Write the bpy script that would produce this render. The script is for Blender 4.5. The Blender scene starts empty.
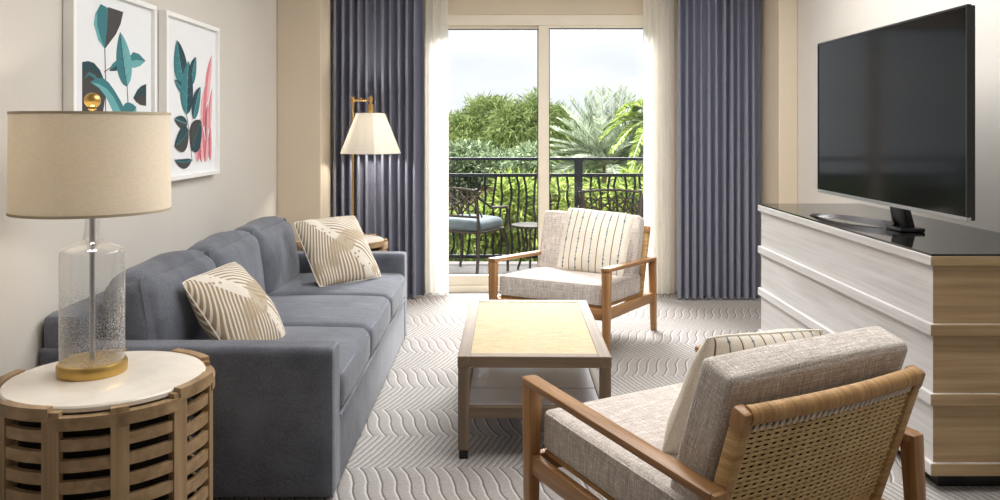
import bpy, bmesh, math, random
import numpy as np
from mathutils import Vector, Matrix, Euler, noise as mnoise

random.seed(7); rng = np.random.default_rng(11)
S = bpy.context.scene
COL = S.collection
PI = math.pi
FPX, CAMH = 820.0, 1.35          # focal length in pixels, eye height

# ------------------------------------------------------------------ helpers
def lin(c):
    c = c / 255.0
    return c / 12.92 if c <= 0.04045 else ((c + 0.055) / 1.055) ** 2.4
def rgb(r, g, b): return (lin(r), lin(g), lin(b), 1.0)

def onwall(px, py, X):
    """point on the vertical wall plane x = X that the photo shows at (px, py) -> (y, z)"""
    y = FPX * X / (px - 500.0)
    return y, CAMH - (py - 128.0) * y / FPX

class NT:
    def __init__(s, name):
        s.m = bpy.data.materials.new(name); s.m.use_nodes = True
        s.t = s.m.node_tree; s.t.nodes.clear()
        s.out = s.n('ShaderNodeOutputMaterial')
    def n(s, typ, **kw):
        nd = s.t.nodes.new(typ)
        for k, v in kw.items():
            if k.startswith('i_'):
                nd.inputs[k[2:].replace('_', ' ')].default_value = v
            else: setattr(nd, k, v)
        return nd
    def l(s, a, b): s.t.links.new(a, b)
    def coord(s, kind='Object', scale=(1, 1, 1), rot=(0, 0, 0), loc=(0, 0, 0)):
        tc = s.n('ShaderNodeTexCoord'); mp = s.n('ShaderNodeMapping')
        mp.inputs['Scale'].default_value = scale; mp.inputs['Rotation'].default_value = rot; mp.inputs['Location'].default_value = loc
        s.l(tc.outputs[kind], mp.inputs['Vector']); return mp.outputs['Vector']
    def noise(s, vec, scale=5, detail=3, rough=0.5, dist=0.0):
        nd = s.n('ShaderNodeTexNoise'); nd.inputs['Scale'].default_value = scale; nd.inputs['Detail'].default_value = detail
        nd.inputs['Roughness'].default_value = rough; nd.inputs['Distortion'].default_value = dist
        s.l(vec, nd.inputs['Vector']); return nd.outputs['Fac']
    def ramp(s, fac, stops, interp='LINEAR'):
        nd = s.n('ShaderNodeValToRGB'); cr = nd.color_ramp; cr.interpolation = interp
        while len(cr.elements) < len(stops): cr.elements.new(0.5)
        for e, (p, c) in zip(cr.elements, stops): e.position = p; e.color = c if len(c) == 4 else (*c, 1)
        s.l(fac, nd.inputs['Fac']); return nd.outputs['Color']
    def math(s, op, a, b=None, c=None):
        nd = s.n('ShaderNodeMath', operation=op)
        for i, v in enumerate((a, b, c)):
            if v is None: continue
            if isinstance(v, (int, float)): nd.inputs[i].default_value = v
            else: s.l(v, nd.inputs[i])
        return nd.outputs[0]
    def mix(s, fac, a, b, mode='MIX'):
        nd = s.n('ShaderNodeMix', data_type='RGBA', blend_type=mode)
        for sock, v in ((nd.inputs[0], fac), (nd.inputs[6], a), (nd.inputs[7], b)):
            if isinstance(v, (int, float)): sock.default_value = v
            elif isinstance(v, tuple): sock.default_value = v
            else: s.l(v, sock)
        return nd.outputs[2]
    def bump(s, h, strength=0.3, dist=0.01):
        nd = s.n('ShaderNodeBump'); nd.inputs['Strength'].default_value = strength; nd.inputs['Distance'].default_value = dist
        s.l(h, nd.inputs['Height']); return nd.outputs['Normal']
    def sep(s, vec):
        nd = s.n('ShaderNodeSeparateXYZ'); s.l(vec, nd.inputs[0]); return nd.outputs
    def comb(s, x, y, z):
        nd = s.n('ShaderNodeCombineXYZ')
        for i, v in enumerate((x, y, z)):
            if isinstance(v, (int, float)): nd.inputs[i].default_value = v
            else: s.l(v, nd.inputs[i])
        return nd.outputs[0]
    def bsdf(s, color, rough=0.6, metal=0.0, normal=None, spec=0.5, **kw):
        b = s.n('ShaderNodeBsdfPrincipled')
        if isinstance(color, tuple): b.inputs['Base Color'].default_value = color
        else: s.l(color, b.inputs['Base Color'])
        if isinstance(rough, (int, float)): b.inputs['Roughness'].default_value = rough
        else: s.l(rough, b.inputs['Roughness'])
        b.inputs['Metallic'].default_value = metal; b.inputs['Specular IOR Level'].default_value = spec
        if normal is not None: s.l(normal, b.inputs['Normal'])
        for k, v in kw.items(): b.inputs[k.replace('_', ' ')].default_value = v
        return b.outputs[0]
    def done(s, sh): s.l(sh, s.out.inputs['Surface']); return s.m
    def mixsh(s, fac, a, b):
        nd = s.n('ShaderNodeMixShader')
        if isinstance(fac, (int, float)): nd.inputs[0].default_value = fac
        else: s.l(fac, nd.inputs[0])
        s.l(a, nd.inputs[1]); s.l(b, nd.inputs[2]); return nd.outputs[0]

def plain(name, c, rough=0.5, metal=0.0, spec=0.5, var=0.06, scale=8):
    t = NT(name); f = t.noise(t.coord(), scale, 3)
    k = tuple(x * (1 - var) for x in c[:3]) + (1,); h = tuple(min(1, x * (1 + var)) for x in c[:3]) + (1,)
    return t.done(t.bsdf(t.ramp(f, [(0.3, k), (0.7, h)]), rough, metal, spec=spec))

def wood(name, dark, mid, light, axis='x', rough=0.42, grain=55, bumps=0.08):
    t = NT(name)
    sc = {'x': (1.2, grain, grain), 'y': (grain, 1.2, grain), 'z': (grain, grain, 1.2)}[axis]
    v = t.coord(scale=sc); f1 = t.noise(v, 1.0, 4, 0.6, 0.3)
    sc2 = {'x': (0.8, 9, 9), 'y': (9, 0.8, 9), 'z': (9, 9, 0.8)}[axis]
    f2 = t.noise(t.coord(scale=sc2), 1.0, 3, 0.55, 1.2)
    f = t.math('ADD', t.math('MULTIPLY', f1, 0.55), t.math('MULTIPLY', f2, 0.45))
    return t.done(t.bsdf(t.ramp(f, [(0.3, dark), (0.5, mid), (0.7, light)]), rough, normal=t.bump(f1, bumps, 0.004)))

def fabric(name, c1, c2, weave=900, slub=None, rough=0.9, wrinkle=0.0, sheen=0.2):
    t = NT(name); v = t.coord()
    a = t.noise(t.coord(scale=(weave, weave, weave * 0.3)), 1, 2)
    b = t.noise(t.coord(scale=(weave * 0.3, weave * 0.3, weave)), 1, 2)
    f = t.math('MULTIPLY', t.math('ADD', a, b), 0.5)
    big = t.noise(v, 6, 3)
    f3 = t.math('ADD', t.math('MULTIPLY', f, 0.75), t.math('MULTIPLY', big, 0.25))
    col = t.ramp(f3, [(0.38, c1), (0.62, c2)])
    nrm = t.bump(f, 0.25, 0.002)
    if wrinkle:
        w = t.noise(t.coord(scale=(3, 7, 5)), 2.2, 3, 0.55, 0.6)
        nd = t.n('ShaderNodeBump'); nd.inputs['Strength'].default_value = wrinkle; nd.inputs['Distance'].default_value = 0.03
        t.l(w, nd.inputs['Height']); t.l(nrm, nd.inputs['Normal']); nrm = nd.outputs['Normal']
    return t.done(t.bsdf(col, rough, normal=nrm, spec=0.25, Sheen_Weight=sheen, Sheen_Roughness=0.5))

# --- mesh building
def mesh_obj(name, bm, mats, parent=None, smooth=True, angle=40):
    me = bpy.data.meshes.new(name)
    bmesh.ops.recalc_face_normals(bm, faces=bm.faces)
    bm.to_mesh(me); bm.free()
    for m in (mats if isinstance(mats, (list, tuple)) else [mats]): me.materials.append(m)
    if smooth:
        for p in me.polygons: p.use_smooth = True
        me.set_sharp_from_angle(angle=math.radians(angle))
    o = bpy.data.objects.new(name, me); COL.objects.link(o)
    if parent: o.parent = parent
    return o

def py_obj(name, verts, faces, mats, parent=None, smooth=False, mat_idx=None):
    me = bpy.data.meshes.new(name)
    me.from_pydata([tuple(v) for v in verts], [], [tuple(f) for f in faces])
    for m in (mats if isinstance(mats, (list, tuple)) else [mats]): me.materials.append(m)
    if smooth:
        for p in me.polygons: p.use_smooth = True
    if mat_idx is not None: me.polygons.foreach_set('material_index', np.asarray(mat_idx, dtype=np.int32))
    me.update()
    o = bpy.data.objects.new(name, me); COL.objects.link(o)
    if parent: o.parent = parent
    return o

def empty(name, loc=(0, 0, 0), rz=0.0):
    o = bpy.data.objects.new(name, None); COL.objects.link(o)
    o.location = loc; o.rotation_euler = (0, 0, rz); o.empty_display_size = 0.1
    return o
def tag(o, label=None, cat=None, group=None, kind=None):
    if label: o['label'] = label
    if cat: o['category'] = cat
    if group: o['group'] = group
    if kind: o['kind'] = kind
    return o
def copy_tree(o, parent=None):
    c = o.copy(); COL.objects.link(c)
    if parent is not None: c.parent = parent
    for ch in list(o.children): copy_tree(ch, c)
    return c

def box(bm, x0, x1, y0, y1, z0, z1, bev=0.0, mat=0, seg=2):
    vs = [bm.verts.new((x, y, z)) for x in (x0, x1) for y in (y0, y1) for z in (z0, z1)]
    fs = [(0, 1, 3, 2), (4, 6, 7, 5), (0, 4, 5, 1), (2, 3, 7, 6), (0, 2, 6, 4), (1, 5, 7, 3)]
    faces = [bm.faces.new([vs[i] for i in f]) for f in fs]
    for f in faces: f.material_index = mat
    if bev > 0:
        es = list({e for f in faces for e in f.edges})
        r = bmesh.ops.bevel(bm, geom=es, offset=bev, segments=seg, profile=0.5, affect='EDGES')
        for f in r['faces']: f.material_index = mat
    return bm
def nb(*a, **k): return box(bmesh.new(), *a, **k)

def beam(bm, p0, p1, w, h, up=(0, 0, 1), bev=0.004, w1=None, h1=None, mat=0):
    """rectangular bar from p0 to p1; w across, h along 'up'"""
    p0, p1 = Vector(p0), Vector(p1); d = (p1 - p0).normalized(); up = Vector(up)
    s = d.cross(up).normalized(); u = s.cross(d).normalized()
    w1 = w if w1 is None else w1; h1 = h if h1 is None else h1
    vs = []
    for p, ww, hh in ((p0, w, h), (p1, w1, h1)):
        for a, b in ((-1, -1), (1, -1), (1, 1), (-1, 1)):
            vs.append(bm.verts.new(p + s * a * ww / 2 + u * b * hh / 2))
    fs = [(3, 2, 1, 0), (4, 5, 6, 7)] + [(i, (i + 1) % 4, 4 + (i + 1) % 4, 4 + i) for i in range(4)]
    faces = [bm.faces.new([vs[i] for i in f]) for f in fs]
    for f in faces: f.material_index = mat
    if bev:
        es = list({e for f in faces for e in f.edges})
        bmesh.ops.bevel(bm, geom=es, offset=bev, segments=2, profile=0.5, affect='EDGES')
    return bm

def tube(bm, pts, r, n=8, r1=None, closed=False, mat=0):
    pts = [Vector(p) for p in pts]; N = len(pts); rings = []
    prev = None
    for i, p in enumerate(pts):
        if closed: d = (pts[(i + 1) % N] - pts[i - 1]).normalized()
        else: d = (pts[min(i + 1, N - 1)] - pts[max(i - 1, 0)]).normalized()
        if prev is None:
            a = Vector((0, 0, 1)) if abs(d.z) < 0.9 else Vector((1, 0, 0))
            s = d.cross(a).normalized()
        else: s = (prev - d * prev.dot(d)).normalized()
        prev = s; u = d.cross(s)
        rr = r if r1 is None else r + (r1 - r) * i / max(1, N - 1)
        rings.append([bm.verts.new(p + (s * math.cos(2 * PI * k / n) + u * math.sin(2 * PI * k / n)) * rr) for k in range(n)])
    for i in range(N if closed else N - 1):
        a, b = rings[i], rings[(i + 1) % N]
        for k in range(n):
            f = bm.faces.new((a[k], a[(k + 1) % n], b[(k + 1) % n], b[k])); f.material_index = mat
    if not closed:
        bm.faces.new(rings[0][::-1]).material_index = mat; bm.faces.new(rings[-1]).material_index = mat
    return bm

def lathe(bm, prof, n=48, cx=0, cy=0, mat=0, closed=False):
    rings = []
    for r, z in prof:
        if r < 1e-6: rings.append([bm.verts.new((cx, cy, z))])
        else: rings.append([bm.verts.new((cx + r * math.cos(2 * PI * k / n), cy + r * math.sin(2 * PI * k / n), z)) for k in range(n)])
    idx = list(range(len(rings) - 1)) + ([len(rings) - 1] if closed else [])
    for i in idx:
        a, b = rings[i], rings[(i + 1) % len(rings)]
        for k in range(n):
            k2 = (k + 1) % n
            if len(a) == 1 and len(b) == 1: continue
            if len(a) == 1: f = bm.faces.new((a[0], b[k2], b[k]))
            elif len(b) == 1: f = bm.faces.new((a[k], a[k2], b[0]))
            else: f = bm.faces.new((a[k], a[k2], b[k2], b[k]))
            f.material_index = mat
    return bm

def soft_box(sx, sy, sz, r=0.05, bulge=(0, 0, 0), seg=22, wr=0.0, seed=0, taper=None):
    """upholstered cushion: rounded box centred at origin with crowned faces and faint wrinkles"""
    bm = bmesh.new()
    bmesh.ops.create_cube(bm, size=2.0)
    bmesh.ops.subdivide_edges(bm, edges=bm.edges[:], cuts=seg, use_grid_fill=True)
    h = Vector((sx / 2, sy / 2, sz / 2))
    for v in bm.verts:
        c = v.co.copy()
        # denser sampling at the edges
        q = Vector([math.sin(c[i] * PI / 2) * 0.6 + c[i] * 0.4 for i in range(3)])
        p = Vector([q[i] * h[i] for i in range(3)])
        inner = Vector([max(-(h[i] - r), min(h[i] - r, p[i])) for i in range(3)])
        d = p - inner
        if d.length > 1e-9: p = inner + d.normalized() * r if d.length > 0 else p
        b = Vector((0, 0, 0))
        for i in range(3):
            j, k = (i + 1) % 3, (i + 2) % 3
            fall = max(0, 1 - q[j] ** 2) ** 0.8 * max(0, 1 - q[k] ** 2) ** 0.8
            b[i] = math.copysign(1, q[i]) * bulge[i] * fall * abs(q[i]) ** 2
        p += b
        if wr:
            nz = mnoise.noise(Vector((p.x * 5 + seed * 7.3, p.y * 5, p.z * 5))) + 0.5 * mnoise.noise(Vector((p.x * 13 + seed, p.y * 13, p.z * 13)))
            p += c.normalized() * nz * wr
        if taper: p = taper(p)
        v.co = p
    return bm

def edge_loop_tube(bm, sx, sy, z, r=0.004, cr=0.04, n=6):
    """piping around a rounded rectangle in the xy plane at height z"""
    pts = []
    for qx, qy, a0 in ((1, 1, 0), (-1, 1, 90), (-1, -1, 180), (1, -1, 270)):
        for k in range(5):
            a = math.radians(a0 + k * 22.5)
            pts.append((qx * (sx / 2 - cr) + cr * math.cos(a), qy * (sy / 2 - cr) + cr * math.sin(a), z))
    return tube(bm, pts, r, n, closed=True)

def pillow(w, h, t, seg=30, seed=0, pinch=0.035, wr=0.010):
    """scatter cushion in the local xz plane, front is -y"""
    bm = bmesh.new(); grids = []
    for side in (-1, 1):
        g = []
        for i in range(seg + 1):
            row = []
            for j in range(seg + 1):
                u = -math.cos(PI * i / seg); v = -math.cos(PI * j / seg)
                ax = w / 2 * (u * (1 - pinch * (1 - v * v))); az = h / 2 * (v * (1 - pinch * (1 - u * u)))
                rcf = 1 - .055 * (u * u * v * v) ** 2; ax *= rcf; az *= rcf
                th = t / 2 * ((max(0, 1 - u * u)) ** 0.55) * ((max(0, 1 - v * v)) ** 0.55)
                nz = wr * mnoise.noise(Vector((u * 2.5 + seed * 3.1, v * 2.5, side * 1.7))) * (1 if th > 0.004 else 0)
                if side == 1 and (i in (0, seg) or j in (0, seg)): row.append(grids[0][i][j])
                else: row.append(bm.verts.new((ax, side * (th + nz), az)))
            g.append(row)
        grids.append(g)
        for i in range(seg):
            for j in range(seg):
                f = (g[i][j], g[i + 1][j], g[i + 1][j + 1], g[i][j + 1])
                try: bm.faces.new(f if side == -1 else f[::-1])
                except ValueError: pass
    return bm
def pillow_piping(w, h, r=0.0035, pinch=0.035):
    pts = []
    for k in range(4):
        for i in range(24):
            s = -math.cos(PI * i / 24)
            u, v = [(s, -1), (1, s), (-s, 1), (-1, -s)][k]
            rcf = 1 - .055 * (u * u * v * v) ** 2
            pts.append((rcf * w / 2 * u * (1 - pinch * (1 - v * v)), 0, rcf * h / 2 * v * (1 - pinch * (1 - u * u))))
    return tube(bmesh.new(), pts, r, 6, closed=True)

def euler_from(right, up):
    """rotation that sends local x to right and local z to up (orthogonalised)"""
    x = Vector(right).normalized(); z = Vector(up); z = (z - x * z.dot(x)).normalized(); y = z.cross(x)
    return Matrix((x, y, z)).transposed().to_euler()

# ------------------------------------------------------------------ materials
M = {}
def wallmat(name, c, bumps=0.05):
    t = NT(name); v = t.coord(); f = t.noise(v, 1.2, 2); g = t.noise(v, 260, 2)
    k = tuple(x * 0.97 for x in c[:3]) + (1,)
    return t.done(t.bsdf(t.ramp(f, [(0.3, k), (0.7, c)]), 0.85, normal=t.bump(g, bumps, 0.002), spec=0.2))
M['wall'] = wallmat('wall_paint', rgb(212, 207, 200))
M['wall_tan'] = wallmat('tan_wall_paint', rgb(212, 198, 178))
M['wall_rear'] = wallmat('rear_wall_paint', rgb(140, 128, 114))
M['ceil'] = wallmat('ceiling_paint', rgb(235, 233, 228))
M['frame_beige'] = plain('door_frame_paint', rgb(230, 221, 204), 0.5, spec=0.35, var=0.02)
M['gasket'] = plain('dark_gasket', rgb(60, 60, 60), 0.6)
M['base'] = plain('baseboard_paint', rgb(214, 206, 194), 0.5, var=0.02)

def carpet():
    t = NT('carpet'); X, Y, Z = t.sep(t.coord())
    right = t.math('GREATER_THAN', X, 0.36)
    # the far right part of the broadloom runs mirrored and a little out of step
    sgn = t.math('SUBTRACT', 1.0, t.math('MULTIPLY', right, 2.0))
    y = t.math('ADD', Y, t.math('MULTIPLY', right, -0.2))
    half = 0.335; p = 0.055
    ph = t.math('DIVIDE', t.math('SUBTRACT', y, 3.594 - 20 * half), half)     # S row on even phase
    m2 = t.math('MODULO', ph, 2.0)
    isf = t.math('GREATER_THAN', m2, 1.0)
    fr = t.math('FRACT', ph)                                                   # 0 near .. 1 far inside a row
    # both rows travel two pitches sideways: the S row sweeps at its ends, the feather row runs back almost straight
    c2 = t.math('SUBTRACT', fr, 0.5)
    s_sh = t.math('MULTIPLY', t.math('ADD', t.math('MULTIPLY', t.math('MULTIPLY', t.math('POWER', t.math('ABSOLUTE', c2), 2.2), t.math('SIGN', c2)), 1.0 / 0.5 ** 2.2 * 0.62), t.math('MULTIPLY', c2, 0.76)), -1.0)
    f_sh = t.math('MULTIPLY', t.math('SUBTRACT', t.math('POWER', fr, 0.8), 0.5), 2.0)
    sh = t.math('ADD', t.math('MULTIPLY', s_sh, t.math('SUBTRACT', 1.0, isf)), t.math('MULTIPLY', f_sh, isf))
    u = t.math('SUBTRACT', t.math('DIVIDE', t.math('MULTIPLY', X, sgn), p), sh)
    wob = t.noise(t.coord(scale=(14, 14, 14)), 1, 2)
    u = t.math('ADD', u, t.math('MULTIPLY', wob, 0.22))
    w = t.math('FRACT', t.math('ADD', u, 50.0))
    fz = t.noise(t.coord(scale=(420, 420, 420)), 1, 2, 0.7)
    fm = t.noise(t.coord(scale=(60, 60, 60)), 1, 3, 0.6)
    blotch = t.noise(t.coord(), 1.6, 3)
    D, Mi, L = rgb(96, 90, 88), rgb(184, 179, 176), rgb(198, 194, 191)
    cs = t.ramp(w, [(0.0, D), (0.05, rgb(128, 120, 115)), (0.15, Mi), (0.78, Mi), (0.9, rgb(232, 230, 228)), (0.96, L), (1.0, D)])  # rib shadow lines and highlights are painted into the stripe colour
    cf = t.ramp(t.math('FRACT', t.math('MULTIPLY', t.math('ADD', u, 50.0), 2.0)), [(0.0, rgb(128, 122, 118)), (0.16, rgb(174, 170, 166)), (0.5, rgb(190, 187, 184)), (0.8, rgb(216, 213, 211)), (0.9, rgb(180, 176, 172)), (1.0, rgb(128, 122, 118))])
    col = t.mix(isf, cs, cf)
    col = t.mix(0.6, col, t.ramp(fz, [(0.32, rgb(108, 100, 96)), (0.7, (1, 1, 1, 1))]), 'MULTIPLY')
    col = t.mix(0.22, col, t.ramp(fm, [(0.35, rgb(150, 142, 136)), (0.65, (1, 1, 1, 1))]), 'MULTIPLY')
    col = t.mix(0.25, col, t.ramp(blotch, [(0.3, rgb(190, 180, 170)), (0.7, (1, 1, 1, 1))]), 'MULTIPLY')
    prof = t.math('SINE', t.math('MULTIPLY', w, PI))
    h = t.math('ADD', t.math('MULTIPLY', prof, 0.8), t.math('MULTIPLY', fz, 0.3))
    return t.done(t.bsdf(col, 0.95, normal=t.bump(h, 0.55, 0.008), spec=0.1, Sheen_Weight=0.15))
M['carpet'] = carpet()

def curtainmat(name, c, trans=0.0):
    t = NT(name); v = t.coord(scale=(160, 160, 500)); f = t.noise(v, 1, 3)
    c0 = tuple(x * 0.86 for x in c[:3]) + (1,)
    col = t.ramp(f, [(0.35, c0), (0.65, c)])
    b = t.bsdf(col, 0.85, spec=0.2, normal=t.bump(f, 0.15, 0.002), Sheen_Weight=0.25)
    return t.done(b)
M['drape'] = curtainmat('drape_blue', rgb(130, 132, 150))
def sheermat():
    t = NT('sheer_white'); f = t.noise(t.coord(scale=(500, 500, 120)), 1, 2)
    d = t.n('ShaderNodeBsdfDiffuse'); d.inputs[0].default_value = rgb(252, 250, 246)
    tr = t.n('ShaderNodeBsdfTranslucent'); tr.inputs[0].default_value = rgb(250, 247, 240)
    a = t.mixsh(0.55, d.outputs[0], tr.outputs[0])
    tp = t.n('ShaderNodeBsdfTransparent')
    return t.done(t.mixsh(t.math('MULTIPLY', f, 0.28), a, tp.outputs[0]))
M['sheer'] = sheermat()

def glassmat(name, tint=(1, 1, 1, 1), amt=1.0):
    t = NT(name); fr = t.n('ShaderNodeFresnel'); fr.inputs['IOR'].default_value = 1.45
    tp = t.n('ShaderNodeBsdfTransparent'); tp.inputs[0].default_value = tint
    g = t.n('ShaderNodeBsdfGlossy'); g.inputs['Roughness'].default_value = 0.02
    return t.done(t.mixsh(t.math('MULTIPLY', fr.outputs[0], amt), tp.outputs[0], g.outputs[0]))
M['pane'] = glassmat('door_glass', (0.97, 0.98, 0.98, 1), 0.35)
def seeded():
    t = NT('seeded_glass'); lw = t.n('ShaderNodeLayerWeight'); lw.inputs[0].default_value = 0.28
    tp = t.n('ShaderNodeBsdfTransparent'); tp.inputs[0].default_value = (0.955, 0.96, 0.965, 1)
    g = t.n('ShaderNodeBsdfGlossy'); g.inputs['Roughness'].default_value = 0.04
    vo = t.n('ShaderNodeTexVoronoi'); vo.inputs['Scale'].default_value = 220; t.l(t.coord(), vo.inputs['Vector'])
    spots = t.math('LESS_THAN', vo.outputs['Distance'], 0.34)
    dens = t.ramp(t.noise(t.coord(), 7, 2), [(0.35, (0.25,) * 3), (0.6, (1,) * 3)])
    Z = t.sep(t.coord())[2]
    low = t.ramp(Z, [(0.06, (1,) * 3), (0.2, (0.8,) * 3), (0.30, (0.12,) * 3)])
    k = t.math('MULTIPLY', t.math('MULTIPLY', spots, dens), low)
    d = t.n('ShaderNodeBsdfDiffuse'); d.inputs[0].default_value = (0.9, 0.9, 0.92, 1)
    base = t.mixsh(t.math('MULTIPLY', lw.outputs['Facing'], 0.85), tp.outputs[0], g.outputs[0])
    hz = t.mixsh(t.math('ADD', 0.05, t.math('MULTIPLY', t.math('POWER', lw.outputs['Facing'], 3.0), 0.45)), base, d.outputs[0])
    return t.done(t.mixsh(t.math('MULTIPLY', k, 0.7), hz, d.outputs[0]))
M['seeded'] = seeded()
M['brass'] = plain('brass', rgb(202, 168, 100), 0.36, 1.0, var=0.04)
M['brass_dull'] = plain('aged_brass', rgb(196, 160, 104), 0.35, 1.0, var=0.06)
M['steel'] = plain('brushed_steel', rgb(180, 180, 184), 0.3, 1.0, var=0.03)

def shade(name, c, weave=700, tl=0.5):
    t = NT(name); a = t.noise(t.coord(scale=(weave, weave, weave * 0.2)), 1, 2); b = t.noise(t.coord(scale=(60, 60, weave)), 1, 2)
    f = t.math('MULTIPLY', t.math('ADD', a, b), 0.5)
    col = t.ramp(f, [(0.35, tuple(x * 0.86 for x in c[:3]) + (1,)), (0.65, c)])
    d = t.n('ShaderNodeBsdfDiffuse'); t.l(col, d.inputs[0]); tr = t.n('ShaderNodeBsdfTranslucent'); t.l(col, tr.inputs[0])
    return t.done(t.mixsh(tl, d.outputs[0], tr.outputs[0]))
M['shade_linen'] = shade('linen_shade', rgb(244, 236, 222), tl=0.35)
M['shade_white'] = shade('white_shade', rgb(250, 247, 240), 900, tl=0.72)
M['shade_trim'] = plain('shade_trim', rgb(190, 176, 152), 0.8)

def stone():
    t = NT('cream_stone'); f = t.noise(t.coord(), 5, 4, 0.6, 0.8)
    return t.done(t.bsdf(t.ramp(f, [(0.35, rgb(228, 219, 206)), (0.65, rgb(240, 233, 222))]), 0.12, spec=0.5))
M['stone'] = stone()
OAKD, OAKM, OAKL = rgb(120, 96, 68), rgb(158, 130, 96), rgb(184, 156, 120)
M['drum_z'] = wood('drum_oak_upright', OAKD, OAKM, OAKL, 'z')
M['drum_x'] = wood('drum_oak_slat', OAKD, OAKM, OAKL, 'x', grain=30)
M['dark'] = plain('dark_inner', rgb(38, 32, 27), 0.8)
for ax in 'xyz':
    M['teak_' + ax] = wood('teak_' + ax, rgb(118, 82, 48), rgb(158, 115, 72), rgb(188, 145, 99), ax, 0.38)
    M['table_' + ax] = wood('table_oak_' + ax, rgb(92, 77, 62), rgb(118, 100, 82), rgb(140, 121, 102), ax, 0.6)
    M['cred_' + ax] = wood('credenza_oak_' + ax, rgb(144, 118, 86), rgb(176, 150, 114), rgb(198, 174, 138), ax, 0.45, 42)
    M['credp_' + ax] = wood('credenza_oak_lit_' + ax, rgb(176, 173, 171), rgb(201, 198, 197), rgb(216, 214, 213), ax, 0.36, 70)  # whitened copy of the oak, window light painted into its colour

M['sofa'] = fabric('sofa_denim', rgb(68, 71, 80), rgb(118, 122, 133), 700, wrinkle=0.16)
M['sofa_welt'] = fabric('sofa_welt', rgb(100, 104, 113), rgb(142, 146, 155), 700)

def tweed():
    t = NT('tweed'); v = t.coord()
    a = t.noise(t.coord(scale=(260, 260, 14)), 1, 3, 0.6)
    b = t.noise(t.coord(scale=(14, 220, 300)), 1, 3, 0.6)
    c = t.noise(t.coord(scale=(330, 26, 330)), 1, 2, 0.6)
    f = t.math('ADD', t.math('ADD', t.math('MULTIPLY', a, 0.4), t.math('MULTIPLY', b, 0.34)), t.math('MULTIPLY', c, 0.26))
    col = t.ramp(f, [(0.36, rgb(124, 113, 105)), (0.45, rgb(184, 173, 165)), (0.54, rgb(208, 199, 192)), (0.61, rgb(244, 239, 233))])
    return t.done(t.bsdf(col, 0.95, normal=t.bump(f, 0.4, 0.004), spec=0.1, Sheen_Weight=0.2))
M['tweed'] = tweed()

def leafpat():
    """taupe and ivory sweeping frond lines with a bead band"""
    t = NT('frond_print'); X, Y, Z = t.sep(t.coord())
    warp = t.noise(t.coord(scale=(3.2, 3.2, 3.2)), 1, 1)
    # zones split along a bent diagonal
    diag = t.math('ADD', X, t.math('ADD', t.math('MULTIPLY', Z, 0.45), t.math('MULTIPLY', t.math('SINE', t.math('MULTIPLY', Z, 9.0)), 0.035)))
    zoneA = t.math('GREATER_THAN', diag, 0.035)
    zoneB = t.math('LESS_THAN', diag, -0.03)
    def lines(ax, az, k, wamt):
        u = t.math('ADD', t.math('MULTIPLY', X, ax), t.math('MULTIPLY', Z, az))
        q = t.math('MULTIPLY', t.math('MULTIPLY', X, X), k); q2 = t.math('MULTIPLY', t.math('MULTIPLY', Z, Z), k)
        return t.math('FRACT', t.math('ADD', t.math('ADD', u, t.math('ADD', q, q2)), t.math('ADD', t.math('MULTIPLY', warp, wamt), 40.0)))
    la = lines(16, 34, 60, 3.0); lb = lines(46, -14, -50, 2.5)
    beads = t.n('ShaderNodeTexVoronoi'); beads.inputs['Scale'].default_value = 34; t.l(t.coord(), beads.inputs['Vector'])
    lc = t.math('ADD', beads.outputs['Distance'], 0.12)
    T, I = rgb(160, 142, 118), rgb(228, 220, 208)
    st = [(0.0, T), (0.34, T), (0.44, I), (0.92, I), (1.0, T)]
    ca = t.ramp(la, st); cb = t.ramp(lb, [(0.0, T), (0.5, T), (0.6, I), (0.92, I), (1.0, T)]); cc = t.ramp(lc, [(0.3, T), (0.42, I)])
    col = t.mix(zoneA, t.mix(zoneB, cc, cb), ca)
    big = t.noise(t.coord(), 5, 1)
    col = t.mix(t.ramp(big, [(0.56, (0,) * 3), (0.6, (0.75,) * 3)]), col, rgb(176, 158, 132))
    wv = t.noise(t.coord(scale=(500, 500, 500)), 1, 2)
    col = t.mix(0.35, col, t.ramp(wv, [(0.3, rgb(150, 150, 150)), (0.7, (1, 1, 1, 1))]), 'MULTIPLY')
    return t.done(t.bsdf(col, 0.9, normal=t.bump(wv, 0.2, 0.002), spec=0.15))
M['frond'] = leafpat()

def stripes():
    t = NT('ticking_stripe'); X, Y, Z = t.sep(t.coord())
    def line(period, off, w, c, col, breakup=None):
        m = t.math('ABSOLUTE', t.math('SUBTRACT', t.math('FRACT', t.math('ADD', t.math('DIVIDE', X, period), 10 + off)), 0.5))
        k = t.math('LESS_THAN', m, w)
        if breakup: k = t.math('MULTIPLY', k, t.math('GREATER_THAN', t.noise(t.coord(scale=(2, 2, 60)), 1, 1), breakup))
        return t.mix(k, col, c)
    base = t.ramp(t.noise(t.coord(scale=(300, 300, 300)), 1, 2), [(0.3, rgb(214, 204, 188)), (0.7, rgb(240, 233, 220))])
    col = line(0.092, 0.0, 0.030, rgb(116, 92, 76), base)
    col = line(0.092, 0.5, 0.030, rgb(120, 132, 140), col)
    col = line(0.092, 0.5, 0.06, rgb(104, 114, 122), col, 0.58)
    col = line(0.046, 0.0, 0.0, rgb(206, 194, 174), col)
    f = t.noise(t.coord(scale=(400, 400, 400)), 1, 2)
    return t.done(t.bsdf(col, 0.9, normal=t.bump(f, 0.25, 0.002), spec=0.15))
M['stripe'] = stripes()
M['cream_cloth'] = fabric('cream_cloth', rgb(212, 203, 188), rgb(238, 231, 219), 600)

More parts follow.
